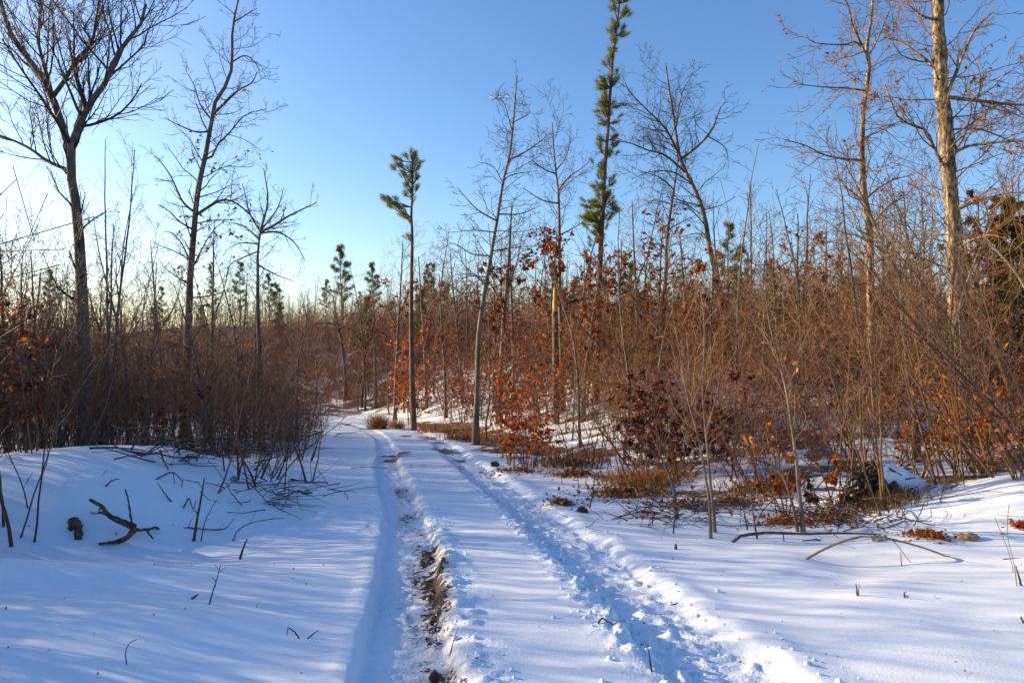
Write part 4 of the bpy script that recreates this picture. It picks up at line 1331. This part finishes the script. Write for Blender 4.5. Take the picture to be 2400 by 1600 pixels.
stick('stick', 'tall dark stake leaning out of the snow heap foot', (453, 1268), [(453, 1272), (462, 1220), (472, 1165), (480, 1118)], 8, twigs=2)
stick('stick', 'thin forked twig beside the tall dark stake', (472, 1266), [(472, 1268), (482, 1225), (500, 1185), (512, 1168)], 3, twigs=3, seed=1)
stick('stick', 'short dark stub of a stick below the tall stake', (563, 1310), [(562, 1312), (570, 1285), (580, 1262)], 7, seed=2)
stick('weed_stalk', 'dry weed stalk with a small seed head on the left snow', (491, 1416), [(491, 1417), (503, 1375), (512, 1345), (519, 1322)], 4, twigs=5, seed=3, cat='weed')
stick('weed_stalk', 'hooked dry grass stalk low on the left snow', (295, 1558), [(296, 1558), (292, 1535), (300, 1510), (318, 1499)], 3, seed=4, cat='weed')
stick('stick', 'bent twig angling out of the snow left of the rut', (702, 1496), [(702, 1496), (676, 1471), (672, 1488)], 4, seed=5)
stick('stick', 'small twig pointing up right beside the left rut', (720, 1496), [(720, 1496), (735, 1485), (746, 1478)], 4, seed=6)
stick('stick', 'tiny dark chip of wood on the left snow', (452, 1402), [(450, 1403), (460, 1395), (464, 1393)], 8, seed=7)
stick('stick', 'dark fallen branch beside the thicket tip', (682, 1125), [(682, 1124), (720, 1130), (768, 1131)], 9, seed=8, side=[[(700, 1126), (740, 1140), (752, 1138)]])
stick('stick', 'short dark branch lying by the thicket tip', (706, 1157), [(706, 1157), (732, 1154)], 8, seed=9)
stick('stick', 'crooked twig arched over the crest of the snow heap', (365, 1123), [(365, 1123), (405, 1106), (428, 1126), (430, 1122), (470, 1130)], 4, seed=10, side=[[(405, 1106), (412, 1144)], [(428, 1126), (421, 1172)]])
stick('stick', 'thin slanting twig on the face of the snow heap', (403, 1175), [(403, 1176), (385, 1155), (366, 1132)], 4, seed=11)
stick('stick', 'small twig cluster half buried high on the snow heap', (245, 1140), [(245, 1142), (262, 1126), (280, 1122)], 4, twigs=3, seed=12)
stick('stick', 'tangled twig low right on the snow heap', (430, 1192), [(430, 1190), (442, 1168), (452, 1190), (460, 1172)], 4, twigs=5, seed=13)
stick('stick', 'long thin bent twig right of the tall stake', (545, 1268), [(545, 1268), (560, 1240), (600, 1222), (668, 1212)], 3, twigs=4, seed=14)
stick('stick', 'curly twig lying right of the dead root', (405, 1230), [(405, 1230), (420, 1242), (440, 1235), (520, 1240), (548, 1215)], 4, twigs=4, seed=15)
stick('fallen_branch', 'long pale fallen branch arched across the right snow', (1890, 1310), [(1888, 1311), (1945, 1280), (2021, 1256), (2115, 1269), (2218, 1303), (2270, 1335), (2322, 1366)], 7, 'straw_wood', 'branch', 5, 16,
      side=[[(2218, 1303), (2280, 1303), (2340, 1309)], [(2250, 1322), (2300, 1337)]])
stick('fallen_branch', 'dark fallen branch lying along the right snow edge', (1718, 1271), [(1716, 1271), (1735, 1256), (1798, 1248), (1880, 1250), (1986, 1249), (2060, 1252)], 8, 'dead', 'branch', 4, 17)
stick('stick', 'dark twig cluster lying above the pale branch', (1880, 1268), [(1880, 1268), (1910, 1263), (1932, 1270), (1945, 1285)], 4, twigs=4, seed=18)
stick('stick', 'twin upright twig stubs on the right snow', (2007, 1394), [(2007, 1395), (2008, 1368)], 5, seed=19, side=[[(2012, 1395), (2014, 1367)]])
stick('stick', 'small upright stub right of the twin stubs', (2122, 1401), [(2122, 1401), (2121, 1385)], 5, seed=20)
stick('weed_stalk', 'thin red weed stalk standing in the right snow', (2112, 1326), [(2112, 1327), (2111, 1305), (2109, 1290)], 3, 'twig_red', 'weed', seed=21)
stick('weed_stalk', 'tall red weed stalk near the right edge', (2383, 1373), [(2383, 1374), (2376, 1320), (2362, 1260), (2360, 1180)], 2, 'twig_red', 'weed', seed=22)
stick('weed_stalk', 'slanting red weed stalk near the right edge', (2378, 1340), [(2382, 1372), (2365, 1290), (2335, 1212)], 2, 'twig_red', 'weed', seed=23)
stick('stick', 'dark upright twig at the right edge of the snow', (2392, 1372), [(2393, 1373), (2388, 1345), (2385, 1326)], 6, seed=24)
stick('stick', 'fallen twig lying level at the right edge', (2352, 1311), [(2352, 1311), (2400, 1309), (2450, 1310)], 5, seed=25)
stick('stick', 'slanting twig at the lower right corner', (2398, 1460), [(2400, 1462), (2394, 1444)], 6, seed=26)
stick('stick', 'thin upright twig between the ruts at the picture bottom', (1526, 1570), [(1527, 1572), (1523, 1540), (1519, 1512)], 5, seed=27)
stick('stick', 'dry stalk standing in the lip of the left rut', (1053, 1540), [(1053, 1542), (1062, 1505), (1073, 1472)], 4, 'straw_wood', seed=28)
stick('stick', 'small dark bent twig lying in the right rut', (1400, 1460), [(1400, 1461), (1410, 1448), (1425, 1455), (1443, 1466)], 5, seed=29)
stick('stick', 'thin brown twig lying across the right berm', (1570, 1418), [(1570, 1418), (1605, 1407), (1645, 1398)], 3, seed=30)
stick('stick', 'tiny dark stub on the snow below the thin saplings', (1584, 1287), [(1584, 1288), (1586, 1276)], 9, seed=31)
stick('stick', 'slender twig standing left of the forked sapling', (1578, 1250), [(1578, 1252), (1582, 1200), (1576, 1150)], 4, twigs=2, seed=32)
stick('stick', 'slender twig standing right of the forked sapling', (1775, 1262), [(1775, 1266), (1765, 1210), (1757, 1140)], 5, twigs=2, seed=33)
stick('stick', 'slanted twig amid the brush tangle', (1752, 1240), [(1752, 1241), (1740, 1180), (1728, 1110)], 4, twigs=3, seed=34)
stick('stick', 'thin curved twig before the low straw clump', (1382, 1190), [(1382, 1190), (1390, 1150), (1394, 1110)], 4, twigs=3, seed=35)

# twisted dead root on the left snow
root = bpy.data.objects.new('dead_root', None); COL.objects.link(root)
b = ground_at(300, 1262); d = b[1]; root.location = b
for k, (pts, w) in enumerate([([(318, 1236), (289, 1224), (255, 1207), (238, 1186), (210, 1170)], 16), ([(255, 1207), (240, 1200), (222, 1202), (212, 1200)], 8), ([(320, 1236), (298, 1258), (276, 1268), (232, 1274)], 15),
                              ([(315, 1242), (345, 1240), (366, 1236), (378, 1246), (388, 1256)], 9), ([(310, 1228), (303, 1190), (300, 1170), (293, 1144)], 5), ([(276, 1266), (274, 1250), (282, 1244)], 10),
                              ([(345, 1242), (352, 1255), (360, 1262)], 4), ([(238, 1186), (232, 1196)], 5)]):
    P = catmull([W(x, y, d + (.08 if k % 2 else -.05) * j) - b for j, (x, y) in enumerate(pts)], 14)
    V, F = tubes([(P[None], (w / 1600 * d / 2 * (1 - .6 * np.linspace(0, 1, 14)))[None], 8)])
    V += np.random.default_rng(k).normal(size=V.shape) * .0035
    link('root_arm', mesh_from('root_arm', V, F, None, M['dead']), root)
tag(root, 'twisted dead root with splayed arms on the shaded snow', 'root')


def lump(name, label, px, py, wpx, hpx, mat, cat, seed, rough=.25, sub=3, parent=None, z=.3):
    import bmesh
    b = ground_at(px, py)
    d = b[1]
    bm = bmesh.new()
    bmesh.ops.create_icosphere(bm, subdivisions=sub, radius=1.)
    co = np.array([v.co[:] for v in bm.verts])
    k = 1 + rough * (fbm(co[:, 0] * 1.7 + seed, co[:, 1] * 1.7 + co[:, 2] * 1.3, 3, seed) + .6 * fbm(co[:, 2] * 3 + seed, co[:, 0] * 3 - co[:, 1] * 2.2, 2, seed + 3))
    co = co * k[:, None] * np.array([wpx / 2, wpx / 2 * .8, hpx / 2]) / 1600 * d
    for v, c in zip(bm.verts, co):
        v.co = c
    me = bpy.data.meshes.new(name); bm.to_mesh(me); bm.free()
    me.materials.append(M[mat])
    me.polygons.foreach_set('use_smooth', np.full(len(me.polygons), True))
    o = link(name, me, None, (b[0], d, b[2] + hpx / 1600 * d * z))
    return tag(o, label, cat)


lump('stump', 'dark burnt looking stump end poking from the left snow', 176, 1238, 30, 30, 'dead', 'stump', 5, .5)
lump('stump', 'small dark root lump just below the burnt looking stump', 183, 1262, 16, 30, 'dead', 'stump', 6, .6)
lump('stone', 'tan flat stone on the right snow hump', 2266, 1262, 50, 22, 'stone', 'stone', 7, .55, z=.12)
lump('stone', 'grey stone half sunk above the long pale branch', 2057, 1266, 30, 22, 'stone_grey', 'stone', 8, .5, z=.1)
lump('stone', 'small brown stone right of the tan flat one', 2348, 1252, 10, 6, 'stone', 'stone', 9, .3)
lump('clod', 'dark earth clod on the snow below the low straw clump', 1365, 1200, 26, 16, 'earth', 'clod', 10, .6)
lump('clod', 'small dark clod near the grey rut edge', 1158, 1092, 20, 12, 'earth', 'clod', 11, .6)
lump('snowy_stone', 'pale snow dusted stone beside the thicket foot', 548, 1128, 16, 16, 'stone_grey', 'stone', 12, .4)

# heaps of dead leaves and straw: loose, past counting
def heap(label, px, py, wpx, hpx, n, mat, size, seed, name='leaf_heap', lay=.3):
    b = ground_at(px, py); d = b[1]
    g = np.random.default_rng(seed)
    r = wpx / 1600 * d / 2; h = hpx / 1600 * d
    q = g.normal(size=(n, 2)) * np.where(g.random((n, 1)) < .3, .85, .42)
    x, y = q[:, 0] * r, q[:, 1] * r * .9
    zt = .55 * h * np.exp(-(q ** 2).sum(1) * 2.2) * np.clip(.6 + fbm(q[:, 0] * 3 + seed, q[:, 1] * 3, 2, seed), .05, 1.3)
    pos = np.stack([x, y, Hf(b[0] + x, d + y) - b[2] + zt * g.random(n) + .01], 1)
    V, F = leaf_geo(pos, g, size, .1)
    # earth core under the leaves
    o = link(name, mesh_from(name, V, None, F, M[mat], False), None, b)
    return tag(o, label, None, None, 'stuff')


heap('heap of rusty dead leaves at the foot of the right snow hump', 2170, 1255, 80, 30, 420, 'leaf_orange', .045, 601)
heap('dead orange leaves and straw piled by the wine brown bush', 1480, 1160, 170, 50, 1500, 'leaf_litter', .07, 602)
heap('low clump of straw and dead leaves by the track', 1345, 1115, 90, 26, 700, 'leaf_litter', .07, 603)
heap('small clump of dry reddish weeds on the right snow', 1315, 1180, 70, 24, 360, 'leaf_litter', .05, 604)
heap('dead leaves under the leaning stems', 1850, 1225, 130, 30, 520, 'leaf_orange', .06, 605)
heap('dead brown leaves beside the fallen branch', 1960, 1215, 150, 26, 420, 'leaf_litter', .06, 606)
heap('dead brown leaves before the wine brown bush', 1620, 1190, 170, 22, 420, 'leaf_litter', .06, 607)
heap('dead brown leaves right of the forked sapling', 1720, 1180, 120, 22, 380, 'leaf_litter', .06, 608)
heap('red dead leaves at the right edge of the snow hump', 2392, 1235, 40, 20, 120, 'leaf_red', .05, 609)
heap('dead leaves strewn below the red young beech', 1215, 1105, 150, 14, 380, 'leaf_litter', .06, 610)


def grass(label, px, py, wpx, hpx, n, seed, mat='grass'):
    b = ground_at(px, py); d = b[1]
    g = np.random.default_rng(seed)
    r = wpx / 1600 * d / 2; h = hpx / 1600 * d
    P = np.empty((n, 4, 3))
    P[:, 0, 0] = g.normal(size=n) * r * .5; P[:, 0, 1] = g.normal(size=n) * r * .5
    P[:, 0, 2] = Hf(b[0] + P[:, 0, 0], d + P[:, 0, 1]) - b[2] - .02
    dd = nrm(np.stack([g.normal(size=n) * .3, g.normal(size=n) * .3, np.ones(n)], 1))
    L = h * g.uniform(.5, 1.15, n)
    for q in range(1, 4):
        dd = nrm(dd + g.normal(size=(n, 3)) * .18 + [0, 0, -.08])
        P[:, q] = P[:, q - 1] + dd * (L / 3)[:, None]
    R = np.array([.006, .005, .004, .001])[None] * np.ones((n, 1)) * (1 + d / 30)
    V, F = tubes([(P, R, 3)])
    o = link('grass_tuft', mesh_from('grass_tuft', V, F, None, M[mat]), None, b)
    return tag(o, label, None, None, 'stuff')


grass('bright orange dry grass tuft at the track bend', 886, 1005, 34, 40, 300, 621)
grass('smaller orange grass tuft right of the bright one', 930, 1004, 44, 26, 160, 622)
grass('rusty grass on the bank below the slim pine', 1010, 1012, 90, 26, 150, 623, 'leaf_rust')
grass('rusty grass on the bank beside the leaning grey tree', 1070, 1030, 90, 28, 150, 624, 'leaf_rust')
grass('dry straw grass along the brush foot right of the beech', 1330, 1090, 190, 40, 420, 625, 'leaf_litter')
grass('dry straw grass before the wine brown bush', 1510, 1135, 190, 44, 460, 626)
grass('dry straw grass around the snow capped stump', 2060, 1180, 190, 40, 420, 627)
grass('dry straw grass left of the snow capped stump', 1790, 1150, 190, 40, 380, 628, 'leaf_litter')

# uprooted stump with snow on it
root = bpy.data.objects.new('uprooted_stump', None); COL.objects.link(root)
b = ground_at(2080, 1178); d = b[1] + .3; b = np.array([(2080 - 1200) / 1600 * d, d, H1((2080 - 1200) / 1600 * d, d)]); root.location = b
P = catmull([W(2040, 1120, d) - b, W(2090, 1135, d + .2) - b, W(2150, 1160, d + .5) - b, W(2210, 1190, d + .8) - b], 14)
V, F = tubes([(P[None], np.linspace(.19, .14, 14)[None], 10)]); V += np.random.default_rng(5).normal(size=V.shape) * .008
link('log', mesh_from('log', V, F, None, M['dead']), root)
Ps = P + np.array([.0, -.03, .07]); V, F = tubes([(Ps[None], (np.linspace(.18, .14, 14) * (1 + .12 * np.random.default_rng(9).normal(size=14)))[None], 12)]); V += np.random.default_rng(6).normal(size=V.shape) * .006
link('snow_cover', mesh_from('snow_cover', V, F, None, M['snow']), root)
g = np.random.default_rng(12)
c = W(2040, 1125, d) - b
A = []
for q in range(46):
    dr = nrm(g.normal(size=3) * np.array([.8, .6, .9]) + [-.15, -.3, -.1])
    A.append(catmull([c + g.normal(size=3) * .05, c + dr * .22 + g.normal(size=3) * .05, c + dr * g.uniform(.3, .55) + g.normal(size=3) * .08 + [0, 0, -.08]], 6))
A = np.array(A); V, F = tubes([(A, np.linspace(.03, .006, 6)[None] * np.ones((46, 1)), 5)])
link('roots', mesh_from('roots', V, F, None, M['dead']), root)['kind'] = 'stuff'
tag(root, 'uprooted stump with snow along its log and dark tangled roots', 'stump')

# brush heaps at the thicket foot
for k, (px, py, w, n, lab) in enumerate([(560, 1060, 1.3, 130, 'dark heap of fallen branches at the thicket foot'), (660, 1030, 1.2, 130, 'dark snow dusted heap of branches at the thicket tip'), (430, 1075, 1., 80, 'dark fallen branches behind the snow heap crest'),
                                         (1570, 1215, .7, 90, 'tangle of thin dark twigs before the thin saplings'), (1960, 1225, .8, 110, 'tangle of thin dark twigs below the snow capped stump'), (640, 1165, .8, 70, 'loose tangle of thin twigs right of the snow heap')]):
    b = ground_at(px, py); g = np.random.default_rng(650 + k)
    P = np.empty((n, 5, 3)); P[:, 0] = g.normal(size=(n, 3)) * [w * .55, w * .4, w * .14] + [0, 0, w * .14]
    dd = nrm(g.normal(size=(n, 3)) * [1, .8, .28])
    for q in range(1, 5):
        dd = nrm(dd + g.normal(size=(n, 3)) * .15)
        P[:, q] = P[:, q - 1] + dd * (g.uniform(.4, 1.1, n) * w / 4)[:, None]
    P[..., 2] = np.maximum(P[..., 2], .0)
    fine = k >= 3
    R = (g.uniform(.004, .008, n) if fine else g.uniform(.005, .015, n))[:, None] * np.linspace(1, .4, 5)
    V, F = tubes([(P, R, 5)])
    tag(link('brush_heap', mesh_from('brush_heap', V, F, None, M['dead']), None, b), lab, None, None, 'stuff')

# fallen leaves on the bare bank and under the right brush
g = np.random.default_rng(68)
n = 9000
y = g.uniform(10, 34, n)
sv = np.where(g.random(n) < .5, 2.7 + g.normal(size=n) * .9, g.uniform(2.4, 12, n))
x = sv + xroad(y)
lt = detail(x, y)[2]
keep = (sv > 1.7) & (g.random(n) < .12 + lt) & (y > 12 - .2 * sv)
x, y = x[keep], y[keep]
V, F = leaf_geo(np.stack([x, y, Hf(x, y) + .012], 1), g, .085, .05)
tag(link('fallen_leaves', mesh_from('fallen_leaves', V, None, F, M['leaf_litter'], False)), 'fallen brown leaves strewn over the bank and under the brush', None, None, 'stuff')

# specks of bark and leaf on the snow
g = np.random.default_rng(66)
n = 650
x = g.uniform(-6, 7, n); y = 2.4 + 11 * g.random(n) ** 1.3
V, F = leaf_geo(np.stack([x, y, Hf(x, y) + .004], 1), g, .022, .0)
tag(link('debris', mesh_from('debris', V, None, F, M['leaf_litter'], False)), 'dark specks of bark and leaf lying on the snow', None, None, 'stuff')

# crumbs of snow thrown up along the ruts
g = np.random.default_rng(67)
n = 1300
y = 2.4 + 10 * g.random(n) ** 1.5
which = g.random(n)
sv = np.where(which < .5, .50 + g.normal(size=n) * .13, np.where(which < .8, -.45 + g.normal(size=n) * .12, np.where(which < .9, .9 + g.normal(size=n) * .2, 1.3 + g.normal(size=n) * .12)))
x = sv + xroad(y)
base = np.array([[0, 0, 1], [.9, 0, .3], [.2, .85, .3], [-.75, .5, .3], [-.75, -.5, .3], [.2, -.85, .3], [.7, .5, -.5], [-.3, .8, -.5], [-.9, 0, -.5], [-.3, -.8, -.5], [.7, -.5, -.5]])
tri = np.array([[0, 1, 2], [0, 2, 3], [0, 3, 4], [0, 4, 5], [0, 5, 1], [1, 6, 2], [2, 6, 7], [2, 7, 3], [3, 7, 8], [3, 8, 4], [4, 8, 9], [4, 9, 5], [5, 9, 10], [5, 10, 1], [1, 10, 6]])
sz = .005 + .014 * g.random(n) ** 3
V = base[None] * sz[:, None, None] * (1 + .3 * g.normal(size=(n, 11, 1))) * np.array([1, 1, .8]) + np.stack([x, y, Hf(x, y) + sz * .3], 1)[:, None]
F = (tri[None] + (np.arange(n) * 11)[:, None, None]).reshape(-1, 3)
tag(link('snow_crumbs', mesh_from('snow_crumbs', V, None, F, M['snow'], True)), 'loose crumbs of snow thrown up along the wheel ruts', None, None, 'stuff')

# faint vapour trail
P = np.stack([np.linspace(-270, 180, 8), np.full(8, 8000.), np.linspace(2868, 2874, 8)], 1)
P[:, 0] = (np.linspace(1146, 1232, 8) - 1200) / 1600 * 8000; P[:, 2] = CAMZ + (800 - np.linspace(228, 225, 8)) / 1600 * 8000
V, F = tubes([(P[None], np.linspace(7, 1.2, 8)[None], 6)])
tag(link('vapour_trail', mesh_from('vapour_trail', V, F, None, M['contrail'])), 'short thin white vapour trail high in the sky', 'contrail')

print('objects', len(bpy.data.objects), 'tris', sum(len(m.loops) - 2 * len(m.polygons) for m in bpy.data.meshes))
